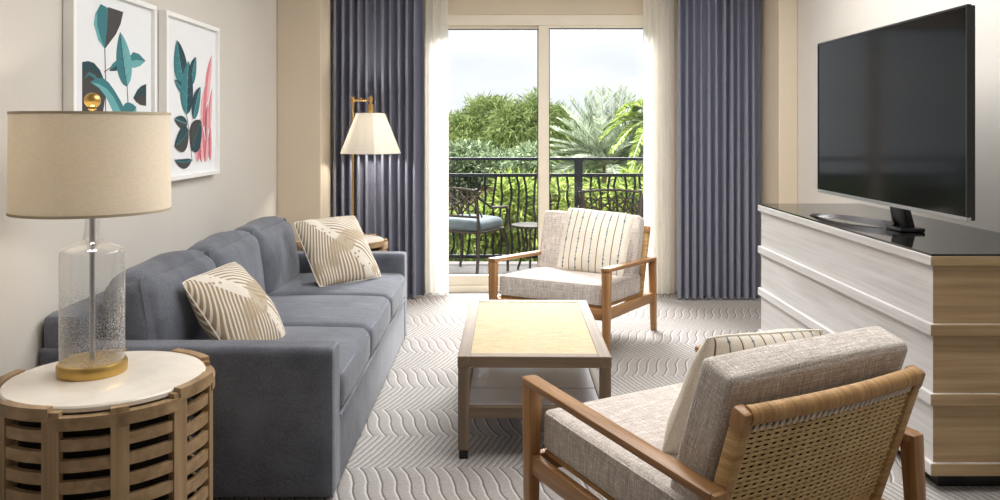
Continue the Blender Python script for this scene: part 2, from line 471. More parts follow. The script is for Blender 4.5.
def cord():
    t = NT('paper_cord'); f = t.noise(t.coord(scale=(160, 160, 160)), 1, 3)
    g = t.noise(t.coord(), 9, 2)
    ff = t.math('ADD', t.math('MULTIPLY', f, 0.6), t.math('MULTIPLY', g, 0.4))
    return t.done(t.bsdf(t.ramp(ff, [(0.35, rgb(196, 160, 106)), (0.65, rgb(232, 204, 152))]), 0.6, normal=t.bump(f, 0.2, 0.002)))
M['cord'] = cord()
def wrap():
    t = NT('cord_wrapping'); X, Y, Z = t.sep(t.coord())
    s = t.math('SINE', t.math('MULTIPLY', X, 1100)); n = t.noise(t.coord(scale=(90, 8, 8)), 1, 3)
    return t.done(t.bsdf(t.ramp(n, [(0.3, rgb(160, 118, 68)), (0.7, rgb(204, 162, 108))]), 0.5, normal=t.bump(s, 0.35, 0.002)))
M['wrap'] = wrap()
def wrapz():
    t = NT('cord_wrapping_upright'); X, Y, Z = t.sep(t.coord())
    s = t.math('SINE', t.math('MULTIPLY', Z, 1100)); n = t.noise(t.coord(scale=(8, 8, 90)), 1, 3)
    return t.done(t.bsdf(t.ramp(n, [(0.3, rgb(172, 132, 80)), (0.7, rgb(212, 174, 120))]), 0.5, normal=t.bump(s, 0.35, 0.002)))
M['wrap_z'] = wrapz()
def rattan_top():
    t = NT('woven_raffia'); v = t.coord()
    br = t.n('ShaderNodeTexBrick'); br.inputs['Scale'].default_value = 1.0
    br.inputs['Brick Width'].default_value = 0.018; br.inputs['Row Height'].default_value = 0.007; br.inputs['Mortar Size'].default_value = 0.0008
    br.inputs['Color1'].default_value = rgb(199, 187, 160); br.inputs['Color2'].default_value = rgb(186, 172, 142); br.inputs['Mortar'].default_value = rgb(168, 146, 108)
    t.l(v, br.inputs['Vector'])
    n = t.noise(t.coord(scale=(10, 40, 10)), 1, 3)
    col = t.mix(0.4, br.outputs['Color'], t.ramp(n, [(0.3, rgb(222, 212, 192)), (0.7, (1, 1, 1, 1))]), 'MULTIPLY')
    return t.done(t.bsdf(col, 0.75, normal=t.bump(br.outputs['Fac'], 0.12, 0.001), spec=0.12))
M['raffia'] = rattan_top()
M['shelf'] = plain('grey_lacquer', rgb(210, 209, 218), 0.18, var=0.02, spec=0.5)
M['gap_shade'] = plain('dark_gap_shade', rgb(66, 52, 38), 0.95, spec=0.05)  # dark tone standing in for shade behind the woven back
M['black'] = plain('black_satin', rgb(24, 22, 21), 0.4)
M['screen'] = plain('tv_screen', rgb(7, 7, 9), 0.10, spec=0.11, var=0.0)
M['tvblack'] = plain('tv_black', rgb(16, 16, 18), 0.3, var=0.0)
M['darksteel'] = plain('dark_steel', rgb(112, 112, 116), 0.25, 1.0, var=0.02)
M['topglass'] = plain('dark_glass_top', rgb(20, 19, 19), 0.07, spec=0.6, var=0.0)
M['white_frame'] = plain('white_frame', rgb(247, 246, 244), 0.35, var=0.01)
M['mat'] = plain('print_paper', rgb(233, 235, 238), 0.8, var=0.01)
M['iron'] = plain('wrought_iron', rgb(20, 25, 32), 0.6, spec=0.2, var=0.1)
M['cast'] = plain('cast_aluminium', rgb(50, 44, 40), 0.6, 0.0, spec=0.2, var=0.12)
M['cush_out'] = fabric('outdoor_cushion', rgb(52, 64, 73), rgb(92, 104, 112), 400)
M['tile'] = plain('balcony_tile', rgb(88, 84, 82), 0.8, spec=.1)
def leafy(name, dark, light, tl=0.35):
    t = NT(name)
    oi = t.n('ShaderNodeNewGeometry'); f = oi.outputs['Random Per Island']
    n = t.noise(t.coord(), 1.2, 3)
    ff = t.math('ADD', t.math('MULTIPLY', f, 0.55), t.math('MULTIPLY', n, 0.45))
    col = t.ramp(ff, [(0.25, dark), (0.75, light)])
    d = t.n('ShaderNodeBsdfDiffuse'); t.l(col, d.inputs[0]); tr = t.n('ShaderNodeBsdfTranslucent'); t.l(col, tr.inputs[0])
    return t.done(t.mixsh(tl, d.outputs[0], tr.outputs[0]))
M['leaf_lime'] = leafy('leaf_lime', rgb(126, 150, 90), rgb(214, 226, 164))
M['leaf_mid'] = leafy('leaf_mid', rgb(98, 118, 82), rgb(176, 190, 142))
M['leaf_dark'] = leafy('leaf_dark', rgb(62, 78, 58), rgb(150, 164, 130))
M['leaf_palm'] = leafy('leaf_palm', rgb(128, 142, 122), rgb(210, 218, 196), 0.3)
M['leaf_yel'] = leafy('leaf_yellow', rgb(70, 90, 42), rgb(166, 182, 100), 0.4)
M['bark'] = plain('bark', rgb(120, 102, 84), 0.9, var=0.2)
M['ground'] = plain('garden_ground', rgb(96, 112, 66), 0.95, var=0.25, scale=2)

# ------------------------------------------------------------------ setting
XL, XR = -1.675, 2.235            # side walls
YC = 6.15                         # pilasters start here
YD = 6.75                         # plane of the sliding door
YB = -2.2; ZC = 2.72
def struct(name, bm, m, parent=None, smooth=False):
    o = mesh_obj(name, bm, m, parent, smooth)
    if parent is None: o['kind'] = 'structure'
    return o
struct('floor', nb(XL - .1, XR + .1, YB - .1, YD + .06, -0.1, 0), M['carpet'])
struct('ceiling', nb(XL - .1, XR + .1, YB - .1, YD + .1, ZC, ZC + .1), M['ceil'])
struct('wall_left', nb(XL - .1, XL, YB, YD + .1, 0, ZC), M['wall'])
struct('wall_right', nb(XR, XR + .1, YB, YD + .1, 0, ZC), M['wall'])
struct('wall_rear', nb(XL, XR, YB - .1, YB, 0, ZC), M['wall_rear'])
# pilasters that frame the curtain recess
struct('trim_1', nb(XL, -1.342, YC, YD, 0, ZC, bev=0.008), M['wall_tan'])
struct('trim_2', nb(2.093, XR, YC, YD, 0, ZC, bev=0.008), M['wall_tan'])
DX0, DX1, DZ = -0.62, 1.36, 2.285      # rough opening of the balcony door
bm = nb(XL, DX0, YD, YD + .1, 0, ZC); box(bm, DX1, XR, YD, YD + .1, 0, ZC); box(bm, DX0, DX1, YD - .02, YD + .1, DZ, ZC)
struct('wall_back', bm, M['wall_tan'])
for nm, x0, x1 in (('baseboard_left', XL, XL + .015), ('baseboard_right', XR - .015, XR)):
    struct(nm, nb(x0, x1, YB, YC, 0, 0.11, bev=0.004), M['base'])

# sliding balcony door: outer frame, a fixed and a sliding sash
bm = bmesh.new()
box(bm, DX0, DX1, YD - .01, YD + .1, 2.195, DZ, .004)
box(bm, DX0, DX0 + .05, YD - .01, YD + .1, 0, 2.2, .004); box(bm, DX1 - .05, DX1, YD - .01, YD + .1, 0, 2.2, .004)
box(bm, DX0, DX1, YD - .01, YD + .1, 0, 0.045, .004)
door = struct('door_1', bm, M['frame_beige'])
def sash(x0, x1, y0, hl, hr, hid):
    y1 = y0 + .04
    bm = bmesh.new()
    box(bm, x0, x0 + hl, y0, y1, .045, 2.195, .003); box(bm, x1 - hr, x1, y0, y1, .045, 2.195, .003)
    box(bm, x0 + hl, x1 - hr, y0, y1, 2.172, 2.195, .002); box(bm, x0 + hl, x1 - hr, y0, y1, .045, .128, .003)
    s = mesh_obj('sash', bm, M['frame_beige'], door, False)
    bm = bmesh.new(); g = .006
    box(bm, x0 + hl, x0 + hl + g, y0 + .004, y1 - .004, .128, 2.172); box(bm, x1 - hr - g, x1 - hr, y0 + .004, y1 - .004, .128, 2.172)
    box(bm, x0 + hl, x1 - hr, y0 + .004, y1 - .004, 2.166, 2.172)
    mesh_obj('gasket', bm, M['gasket'], s, False)
    mesh_obj('glass', nb(x0 + hl, x1 - hr, y0 + .017, y0 + .023, .128, 2.172), M['pane'], s, False)
sash(DX0 + .05, 0.392, YD + .045, .06, .075, 0)
sash(0.318, DX1 - .05, YD, .086, .10, 1)

# balcony
struct('balcony_floor', nb(-2.6, 3.2, YD + .1, 8.42, -.14, -.02), M['tile'])
struct('ground', nb(-40, 40, 8.6, 90, -4.2, -4.0), M['ground'])
ral = empty('balcony_railing', (0, 8.26, -.02)); tag(ral, 'dark metal railing with twig-like balusters along the balcony edge', 'railing')
bm = nb(-2.6, 3.2, -.03, .03, 1.045, 1.075, .006); mesh_obj('top_rail', bm, M['iron'], ral, False)
mesh_obj('middle_rail', nb(-2.6, 3.2, -.018, .018, .878, .912, .004), M['iron'], ral, False)
mesh_obj('bottom_rail', nb(-2.6, 3.2, -.018, .018, .06, .095, .004), M['iron'], ral, False)
for px in (-1.25, 0.79, 2.6):
    mesh_obj('post', nb(px - .04, px + .04, -.035, .035, 0, 1.05, .004), M['iron'], ral, False)
for k in range(38):
    x = -0.98 + k * 0.083 + random.uniform(-.008, .008)
    if abs(x - .79) < .05: continue
    pts = []; kk = random.uniform(0, 6)
    for i in range(9):
        z = .08 + (.885 - .08) * i / 8
        pts.append((x + .011 * math.sin(kk + i * 1.3) + random.uniform(-.004, .004) + (i / 8 - .5) * random.uniform(-.03, .03), random.uniform(-.005, .005), z))
    bm = tube(bmesh.new(), pts, .0125, 6)
    for q in (2, 5):                                           # little twig knots
        p = Vector(pts[q]); s = random.choice((-1, 1))
        tube(bm, [p, p + Vector((s * .022, 0, .03))], .006, 5, r1=.004)
    mesh_obj('baluster', bm, M['iron'], ral)

# ------------------------------------------------------------------ curtains
def curtain(name, x0, x1, y, folds, amp, z0, z1, m, seed, hem=True, lean=0.0):
    r = random.Random(seed)
    nx, nz = folds * 14, 26
    ph = [r.uniform(-.35, .35) for _ in range(folds + 2)]; am = [r.uniform(.75, 1.2) for _ in range(folds + 2)]
    vs = []; fs = []
    for j in range(nz + 1):
        tz = j / nz; z = z0 + (z1 - z0) * tz
        for i in range(nx + 1):
            s = i / nx * folds; k = int(min(s, folds - 1e-6)); fr = s - k
            a0 = am[k] + (am[k + 1] - am[k]) * fr; p0 = ph[k] + (ph[k + 1] - ph[k]) * fr
            g = 1.0 - .25 * tz + .12 * math.sin(3 * tz + p0 * 6)
            ang = 2 * PI * s + p0 * (1 + .5 * (1 - tz))
            yy = y - amp * a0 * g * (math.sin(ang) + .22 * math.sin(2 * ang + 1))
            xx = x0 + (x1 - x0) * i / nx + amp * .42 * math.cos(ang) * g + lean * (1 - tz)
            vs.append((xx, yy, z))
    for j in range(nz):
        for i in range(nx):
            a = j * (nx + 1) + i; fs.append((a, a + 1, a + nx + 2, a + nx + 1))
    o = py_obj(name, vs, fs, m, smooth=True)
    return o
def px2x(px, y): return (px - 500) * y / FPX
c = curtain('curtain', px2x(333, 6.5), px2x(421, 6.5), 6.50, 11, .06, .012, ZC, M['drape'], 3)
tag(c, 'blue-grey pleated blackout curtain behind the lit floor lamp', 'curtain', 'blue-grey blackout curtains')
c = curtain('curtain', px2x(676, 6.5), px2x(759, 6.45), 6.47, 11, .06, .012, ZC, M['drape'], 5)
tag(c, 'blue-grey pleated blackout curtain between balcony door and television console', 'curtain', 'blue-grey blackout curtains')
c = curtain('sheer_curtain', px2x(424, 6.6), px2x(447.5, 6.66), 6.62, 3, .026, .012, ZC, M['sheer'], 8)
tag(c, 'narrow white sheer curtain left of the balcony door, beside outdoor chair with cushion', 'sheer curtain', 'white sheer curtains')
c = curtain('sheer_curtain', px2x(641, 6.64), px2x(673, 6.58), 6.60, 5, .030, .012, ZC, M['sheer'], 9)
tag(c, 'white sheer curtain right of the balcony door, behind the far armchair', 'sheer curtain', 'white sheer curtains')

# ------------------------------------------------------------------ sofa
SY0, SY1 = 2.955, 5.29; SXF, SXB = -0.60, -1.668
sofa = empty('sofa', ((SXF + SXB) / 2, (SY0 + SY1) / 2, 0))
tag(sofa, 'long blue-grey three-seat upholstered sofa standing along the left wall', 'sofa')
ox, oy = sofa.location.x, sofa.location.y
L2 = (SY1 - SY0) / 2; fx = SXF - ox; bx = SXB - ox
AT = .125
def place(o, loc, rot=(0, 0, 0)): o.location = loc; o.rotation_euler = rot; return o
mesh_obj('base', nb(bx + .05, fx - .004, -L2 + AT - .01, L2 - AT + .01, .012, .272, .012), M['sofa'], sofa)
mesh_obj('base_welt', tube(bmesh.new(), [(fx - .003, -L2 + AT, .270), (fx - .003, L2 - AT, .270)], .006), M['sofa_welt'], sofa)
for s in (-1, 1):
    y = s * (L2 - AT / 2)
    arm = mesh_obj('arm', soft_box(fx - bx, AT, .545, .022, (0, .004, .004), 24), M['sofa'], sofa)
    place(arm, ((fx + bx) / 2, y, .012 + .2725))
    # welt round the front panel of the arm
    bm = bmesh.new(); hx = (fx - bx) / 2 - .006
    w = AT / 2 - .008
    pts = [(hx, -w, -.27), (hx, -w, .24)] + [(hx, -w + (1 - math.cos(a)) * .022, .24 + math.sin(a) * .024) for a in (.5, 1.0, PI / 2)] + \
          [(hx, w - (1 - math.cos(a)) * .022, .24 + math.sin(a) * .024) for a in (PI / 2, 1.0, .5)] + [(hx, w, .24), (hx, w, -.27)]
    tube(bm, pts, .0055, 6)
    mesh_obj('welt', bm, M['sofa_welt'], arm)
mesh_obj('back_frame', soft_box(.15, 2 * L2 - .02, .655, .03, (0, 0, .004), 20), M['sofa'], sofa)
place(bpy.data.objects['back_frame'], (bx + .08, 0, .012 + .335))
cw = (2 * L2 - 2 * AT) / 3
for k in range(3):
    y = -L2 + AT + cw * (k + .5)
    sc = mesh_obj('seat_cushion', soft_box(.80, cw - .006, .165, .045, (.012, .002, .026), 26, .002, k), M['sofa'], sofa)
    place(sc, (fx - .40 + .006, y, .272 + .085))
    bm = edge_loop_tube(bmesh.new(), .80 - .012, cw - .02, .060, .0045, .05); edge_loop_tube(bm, .80 - .012, cw - .02, -.060, .0045, .05)
    mesh_obj('piping', bm, M['sofa_welt'], sc)
    bc = mesh_obj('back_cushion', soft_box(.20, cw - .006, .43, .07, (.05, .004, .035), 28, .008, k + 5), M['sofa'], sofa)
    place(bc, (bx + .285, y, .425 + .145), (0, math.radians(-9), random.uniform(-.02, .02)))
    pp = edge_loop_tube(bmesh.new(), .43 - .016, cw - .022, .0, .0045, .035)
    o2 = mesh_obj('piping', pp, M['sofa'], bc); place(o2, (.062, 0, 0), (0, PI / 2, 0))

# scatter cushions on the sofa
def scatter(label, loc, right, up, w, h, t, seed, m, pipe, group):
    root = mesh_obj('throw_pillow', pillow(w, h, t, seed=seed), m); root.location = loc; root.rotation_euler = euler_from(right, up)
    tag(root, label, 'pillow', group)
    mesh_obj('piping', pillow_piping(w, h), pipe, root)
    return root
scatter('taupe and ivory frond-patterned pillow at the near end of the sofa', (-1.085, 3.40, .580), (.09, .40, .02), (-.22, .14, .34), .41, .44, .21, 1, M['frond'], M['cream_cloth'], 'patterned sofa pillows')
scatter('taupe and ivory frond-patterned pillow at the far end of the sofa', (-.957, 4.84, .632), (.30, .27, .01), (-.2, .2, .335), .43, .46, .18, 2, M['frond'], M['cream_cloth'], 'patterned sofa pillows')

# ------------------------------------------------------------------ drum side tables
def drum_table(label, loc, rz):
    root = empty('side_table', loc, rz); tag(root, label, 'side table', 'round slatted side tables')
    R = .314; H = .575; N = 11
    mesh_obj('tabletop', lathe(bmesh.new(), [(0, H - .022), (.283, H - .022), (.291, H - .016), (.291, H - .005), (.286, H), (0, H)], 72), M['stone'], root)
    def arc(a0, a1, r0, r1, z0, z1, n=10):
        bm = bmesh.new(); rows = []
        for i in range(n + 1):
            a = a0 + (a1 - a0) * i / n; c, s = math.cos(a), math.sin(a)
            rows.append([bm.verts.new((r * c, r * s, z)) for r, z in ((r0, z0), (r1, z0), (r1, z1), (r0, z1))])
        for i in range(n):
            for k in range(4): bm.faces.new((rows[i][k], rows[i][(k + 1) % 4], rows[i + 1][(k + 1) % 4], rows[i + 1][k]))
        bm.faces.new(rows[0][::-1]); bm.faces.new(rows[-1])
        return bm
    st = 2 * PI / N; hw = .024 / R
    for k in range(N):
        a = k * st
        hi = k % 2 == 1
        mesh_obj('upright', arc(a - hw, a + hw, R - .024, R + .002, 0, H - .008, 3), M['drum_z'], root, angle=25)
        a0, a1 = a + hw * .8, a + st - hw * .8
        top = H + .004 if hi else H - .022
        mesh_obj('rim', arc(a0 - hw, a1 + hw * .6, R - .023, R + .006, top - .036, top), M['drum_x'], root, angle=25)
        z = top - .036 - .026
        while z > .03:
            mesh_obj('slat', arc(a0, a1, R - .02, R - .002, z - .033, z), M['drum_x'], root, angle=25); z -= .0585
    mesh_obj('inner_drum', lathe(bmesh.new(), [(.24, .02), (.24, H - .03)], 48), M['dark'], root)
    mesh_obj('base_ring', arc(0, 2 * PI - .001, R - .05, R - .004, 0, .022, 64), M['drum_x'], root, angle=25)
    return root
TBX, TBY = -1.230, 2.567
view = math.atan2(-TBY, -TBX)
drum_table('round cream-topped slatted wood side table in the foreground, holding the glass lamp', (TBX, TBY, 0), view + math.radians(6) + 0)
far = drum_table('round cream-topped slatted wood side table at the far end of the sofa, by the curtain', (-1.10, 5.70, 0), .3)

# ------------------------------------------------------------------ table lamp
lamp = empty('table_lamp', (-1.295, 2.605, .5755)); tag(lamp, 'table lamp with clear bubbled glass body, brass foot and cream drum shade', 'lamp')
mesh_obj('base', lathe(bmesh.new(), [(0, 0), (.101, 0), (.103, .006), (.103, .03), (.1, .036), (.09, .038), (0, .038)], 64), M['brass'], lamp)
prof = [(.094, .039), (.095, .10), (.095, .375), (.093, .386), (.086, .394), (.062, .403), (.036, .412), (.027, .424), (.024, .445), (.022, .47), (.022, .492), (.03, .496), (.03, .503), (.021, .505), (.021, .535)]
mesh_obj('glass_body', lathe(bmesh.new(), prof, 64), M['seeded'], lamp)
mesh_obj('stem', tube(bmesh.new(), [(0, 0, .038), (0, 0, .80)], .0085, 12), M['steel'], lamp)
sp = [(.233, .514), (.231, .820), (.228, .820), (.230, .514)]
sh = mesh_obj('lamp_shade', lathe(bmesh.new(), sp, 72, closed=True), M['shade_linen'], lamp)
for z, r in ((.514, .2335), (.820, .2315)):
    mesh_obj('trim_ring', lathe(bmesh.new(), [(r - .004, z - .004), (r + .001, z - .004), (r + .001, z + .004), (r - .004, z + .004)], 72, closed=True), M['shade_trim'], sh)
bm = bmesh.new()
for k in range(3):
    a = k * 2 * PI / 3; tube(bm, [(0, 0, .80), (.229 * math.cos(a), .229 * math.sin(a), .815)], .003, 6)
mesh_obj('spider', bm, M['brass'], lamp)
bm = bmesh.new(); bmesh.ops.create_uvsphere(bm, u_segments=20, v_segments=14, radius=.025, matrix=Matrix.Translation((0, 0, .862)))
lathe(bm, [(0, .80), (.008, .80), (.008, .83), (.014, .834), (.006, .842), (0, .842)], 16)
mesh_obj('finial', bm, M['brass'], lamp)

# ------------------------------------------------------------------ floor lamp
fl = empty('floor_lamp', (-1.115, 6.21, 0)); tag(fl, 'slim brass floor lamp with lit white cone shade before the left curtain', 'lamp')
mesh_obj('base', lathe(bmesh.new(), [(0, 0), (.125, 0), (.125, .012), (.115, .022), (.02, .026), (.012, .04), (0, .04)], 40), M['brass_dull'], fl)
mesh_obj('pole', tube(bmesh.new(), [(0, 0, .03), (0, 0, 1.572)], .008, 12), M['brass_dull'], fl)
hx = .135
bm = tube(bmesh.new(), [(-.012, 0, 1.562), (hx + .012, 0, 1.562)], .0095, 12)
tube(bm, [(0, 0, 1.545), (0, 0, 1.585)], .016, 12); tube(bm, [(.06, 0, 1.555), (.06, 0, 1.58)], .013, 12)
mesh_obj('arm', bm, M['brass_dull'], fl)
bm = tube(bmesh.new(), [(hx, 0, 1.59), (hx, 0, 1.44)], .011, 12); tube(bm, [(hx, 0, 1.53), (hx, 0, 1.47)], .024, 14); tube(bm, [(hx, 0, 1.585), (hx, 0, 1.55)], .018, 12)
mesh_obj('socket', bm, M['brass_dull'], fl)
prof = [(.228, 1.158), (.108, 1.462), (.105, 1.462), (.225, 1.158)]
mesh_obj('lamp_shade', lathe(bmesh.new(), prof, 56, cx=hx, closed=True), M['shade_white'], fl)

# ------------------------------------------------------------------ coffee table
ct = empty('coffee_table', (.147, 3.887, 0), math.radians(-.7)); tag(ct, 'low oak coffee table with pale woven top on the carpet between sofa and armchairs', 'coffee table')
hw, hd, H = .3135, .553, .42
for ax, args in (('y', (-hw, -hw + .052, -hd, hd)), ('y', (hw - .052, hw, -hd, hd)), ('x', (-hw + .052, hw - .052, -hd, -hd + .052)), ('x', (-hw + .052, hw - .052, hd - .052, hd))):
    mesh_obj('top_rail', nb(*args, H - .046, H, .003), M['table_' + ax], ct, False)
mesh_obj('woven_top', nb(-hw + .05, hw - .05, -hd + .05, hd - .05, H - .02, H - .003), M['raffia'], ct, False)
for sx in (-1, 1):
    for sy in (-1, 1):
        x, y = sx * (hw - .024), sy * (hd - .024)
        lg = mesh_obj('leg', nb(x - .022, x + .022, y - .022, y + .022, .036, H - .044, .003), M['table_z'], ct, False)
        mesh_obj('foot_cap', nb(x - .018, x + .018, y - .018, y + .018, 0, .037, .002), M['black'], lg, False)
for ax, args in (('y', (-hw + .004, -hw + .04, -hd + .046, hd - .046)), ('y', (hw - .04, hw - .004, -hd + .046, hd - .046)), ('x', (-hw + .046, hw - .046, -hd + .004, -hd + .04)), ('x', (-hw + .046, hw - .046, hd - .04, hd - .004))):
    mesh_obj('shelf_rail', nb(*args, .166, .212, .003), M['table_' + ax], ct, False)
bm = nb(-hw + .038, hw - .038, -hd + .038, -hd + .268, .19, .207, .002); box(bm, -hw + .038, hw - .038, -hd + .278, hd - .038, .19, .207, .002)
mesh_obj('shelf', bm, M['shelf'], ct, False)
mesh_obj('shelf_seam', nb(-hw + .04, hw - .04, -hd + .268, -hd + .278, .188, .2045), M['black'], ct, False)

# ------------------------------------------------------------------ armchairs
def cane_panel(W0, W1, z0, z1, yf):
    """woven cord panel, warp and weft as real strands; yf(z) gives the depth of the panel"""
    bm = bmesh.new()
    rows, cols = 30, 22
    n = cols * 4
    def flat(pts, rw, rd):
        """strand of oval section: rw in the panel plane, rd through it"""
        old = len(bm.verts); bm.verts.ensure_lookup_table()
        P = [Vector(p) for p in pts]; rings = []
        for q, p in enumerate(P):
            d = (P[min(q + 1, len(P) - 1)] - P[max(q - 1, 0)]).normalized(); nn = Vector((0, 1, -.335)).normalized(); a = d.cross(nn).normalized()
            rings.append([bm.verts.new(p + a * rw * math.cos(w) + nn * rd * math.sin(w)) for w in (0, PI / 3, 2 * PI / 3, PI, 4 * PI / 3, 5 * PI / 3)])
        for A, B in zip(rings, rings[1:]):
            for w in range(6): bm.faces.new((A[w], A[(w + 1) % 6], B[(w + 1) % 6], B[w]))
    for i in range(rows):
        z = z0 + (z1 - z0) * (i + .5) / rows
        hwid = W0 + (W1 - W0) * (z - z0) / (z1 - z0)
        pts = []
        for k in range(n + 1):
            t = 2 * k / n - 1
            pts.append((t * hwid, yf(z) + .003 + .0016 * math.cos(PI * k / 4 * 2 + PI * (i % 2)) + .012 * (1 - t * t), z))
        flat(pts, .0051, .0019)
    for j in range(cols + 1):
        t = 2 * j / cols - 1
        for q in (-.0032, .0032):
            pts = []
            for k in range(rows * 2 + 1):
                z = z0 + (z1 - z0) * k / (rows * 2)
                hwid = W0 + (W1 - W0) * (z - z0) / (z1 - z0)
                pts.append((t * (hwid - .006) + q, yf(z) + .001 + .012 * (1 - t * t), z))
            flat(pts, .0037, .0012)
    return bm
def armchair(loc, rz, label):
    root = empty('armchair', loc, rz); tag(root, label, 'armchair', 'wood-framed lounge armchairs')
    w, d = .751, .82; hf, hb = .544, .493; hx, hy = w / 2, d / 2
    for s in (-1, 1):
        mesh_obj('front_leg', beam(bmesh.new(), (s * hx, -hy - .006, 0), (s * hx, -hy, hf - .026), .036, .036, (0, 1, 0), .005, .05, .05), M['teak_z'], root)
        mesh_obj('rear_leg', beam(bmesh.new(), (s * hx, hy + .03, 0), (s * hx, hy, hb - .004), .036, .036, (0, 1, 0), .006, .046, .05), M['teak_z'], root)
        # arm: flat board, its ends eased
        bm = bmesh.new()
        beam(bm, (s * hx, -hy - .026, hf - .012), (s * hx, hy + .012, hb - .014), .056, .025, (0, 0, 1), .008)
        mesh_obj('armrest', bm, M['teak_y'], root)
        mesh_obj('side_rail', beam(bmesh.new(), (s * hx, -hy + .02, .268), (s * hx, hy - .0, .228), .028, .062, (0, 0, 1), .004), M['teak_y'], root)
    mesh_obj('front_rail', nb(-hx + .02, hx - .02, -hy - .012, -hy + .018, .235, .298, .004), M['teak_x'], root)
    mesh_obj('rear_rail', nb(-hx + .02, hx - .02, hy - .07, hy - .042, .19, .25, .004), M['teak_x'], root)
    # woven seat deck
    mesh_obj('seat_deck', beam(bmesh.new(), (0, -hy + .02, .302), (0, hy - .09, .262), w - .07, .018, (0, 0, 1), .006), M['wrap'], root)
    # reclined back
    br, zr = .046, .685
    yf = lambda z: hy + br - (zr - z) * .335
    for s in (-1, 1):
        st = mesh_obj('back_stile', beam(bmesh.new(), (s * .322, yf(.20), .20), (s * .3255, yf(zr - .045), zr - .045), .038, .044, (0, 1, 0), .010), M['wrap_z'], root)
        mesh_obj('stile_cap', beam(bmesh.new(), (s * .3255, yf(zr - .05), zr - .05), (s * .326, yf(zr + .004), zr + .004), .041, .047, (0, 1, 0), .010), M['teak_z'], st)
    bm = bmesh.new(); pts = []
    for k in range(17):
        t = 2 * k / 16 - 1; pts.append((t * .318, yf(zr - .012) + .018 * (1 - t * t) + .004, zr - .014 - .0 * t))
    tube(bm, pts, .024, 14)
    mesh_obj('top_rail', bm, M['wrap'], root)
    bm = bmesh.new()
    for k in range(30):                                   # lashing that ties the weave to the top rail
        t = 2 * k / 29 - 1; y = yf(zr - .04) + .018 * (1 - t * t) + .012; x = t * .292
        tube(bm, [(x - .008, y + .006, zr - .034), (x + .006, y + .004, zr - .052)], .0042, 6)
    mesh_obj('lashing', bm, M['cream_cloth'], root)
    mesh_obj('cane_panel', cane_panel(.302, .306, .225, zr - .05, lambda z: yf(z) + .008 - .10 * max(0, (.33 - z) / .1) ** 2 * .35), M['cord'], root)
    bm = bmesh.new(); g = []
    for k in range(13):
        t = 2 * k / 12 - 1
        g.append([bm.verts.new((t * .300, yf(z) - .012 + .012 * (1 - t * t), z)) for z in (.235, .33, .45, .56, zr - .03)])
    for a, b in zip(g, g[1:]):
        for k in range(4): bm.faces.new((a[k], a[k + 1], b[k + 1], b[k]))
    mesh_obj('cane_gap_shade', bm, M['gap_shade'], root)  # added dark sheet that paints the shade seen through the cane holes
    # cushions
    tilt = math.atan2(.04, .7)
    sc = mesh_obj('seat_cushion', soft_box(w - .06, .67, .128, .022, (.003, .004, .012), 26, .0012, 3), M['tweed'], root)
    place(sc, (0, -hy + .345, .302 + .066 - .012), (-tilt, 0, 0))
    bm = edge_loop_tube(bmesh.new(), w - .066, .664, .054, .0035, .028); edge_loop_tube(bm, w - .066, .664, -.054, .0035, .028)
    mesh_obj('piping', bm, M['tweed'], sc)
    bc = mesh_obj('back_cushion', soft_box(w - .055, .118, .465, .022, (.004, .012, .008), 26, .002, 4), M['tweed'], root)
    zc = .541
    place(bc, (-.022, yf(zc) - .118, zc), (-math.atan(.335), 0, 0))
    bm = edge_loop_tube(bmesh.new(), w - .062, .452, 0, .0035, .026)
    o1 = mesh_obj('piping', bm, M['tweed'], bc); place(o1, (0, .047, 0), (PI / 2, 0, 0))
    return root
ac1 = armchair((.486, 5.276, 0), -.505, 'wooden lounge armchair with grey tweed cushions by the balcony door, facing the room')
ac2 = copy_tree(ac1); ac2.location = (.633, 2.488, 0); ac2.rotation_euler.z = 3.66
ac2['label'] = 'wooden lounge armchair in the foreground turned away, its woven cord back showing'
# striped pillows on the armchairs
def chair_local(ch, v):
    return Matrix.Translation(ch.location) @ Matrix.Rotation(ch.rotation_euler.z, 4, 'Z') @ Vector(v)
def chair_dir(ch, v): return Matrix.Rotation(ch.rotation_euler.z, 3, 'Z') @ Vector(v)
for ch, off, wv, hv, tv_, lab, roll in ((ac1, (.095, .09, .617), .46, .42, .14, 'cream pillow with thin brown and blue stripes on the far armchair, full front showing', -.06),
                             (ac2, (-.060, .085, .555), .53, .44, .20, 'cream striped pillow peeking over the back of the foreground armchair', .09)):
    rt = chair_dir(ch, (1, .05, roll)); up = chair_dir(ch, (-roll, .36, .93))
    scatter(lab, chair_local(ch, off), rt, up, wv, hv, tv_, 4, M['stripe'], M['cream_cloth'], 'striped chair pillows')

# ------------------------------------------------------------------ console and television
cr = empty('console', (1.6, 3.04, 0)); tag(cr, 'long oak stepped console with dark glass top under the television', 'console')
CD, CW = 2.035, XR - 1.6 - .005
mesh_obj('plinth', nb(.05, CW - .01, .05, CD - .05, 0, .062), M['black'], cr, False)
tiers = [(.106, .32), (.364, .578), (.622, .838)]
for z0, z1 in tiers:
    bm = nb(.012, CW, .012, CD - .012, z0 - .004, z1 + .004, .002)
    for f in bm.faces: f.material_index = 1 if f.calc_center_median().y < .02 else 0  # near end keeps the oak, other faces get the painted-light copy
    mesh_obj('drawer_bank', bm, [M['credp_y'], M['cred_x']], cr, False)
for z0, z1 in ((.06, .106), (.32, .364), (.578, .622), (.838, .874)):
    bm = nb(-.004, CW, -.004, CD + .004, z0, z1, .003)
    for f in bm.faces: f.material_index = 1 if f.normal.y < -.5 or f.calc_center_median().y < -.002 else 0
    mesh_obj('band', bm, [M['credp_y'], M['cred_x']], cr, False)
mesh_obj('glass_top', nb(0, CW, 0, CD, .874, .883, .001), M['topglass'], cr, False)

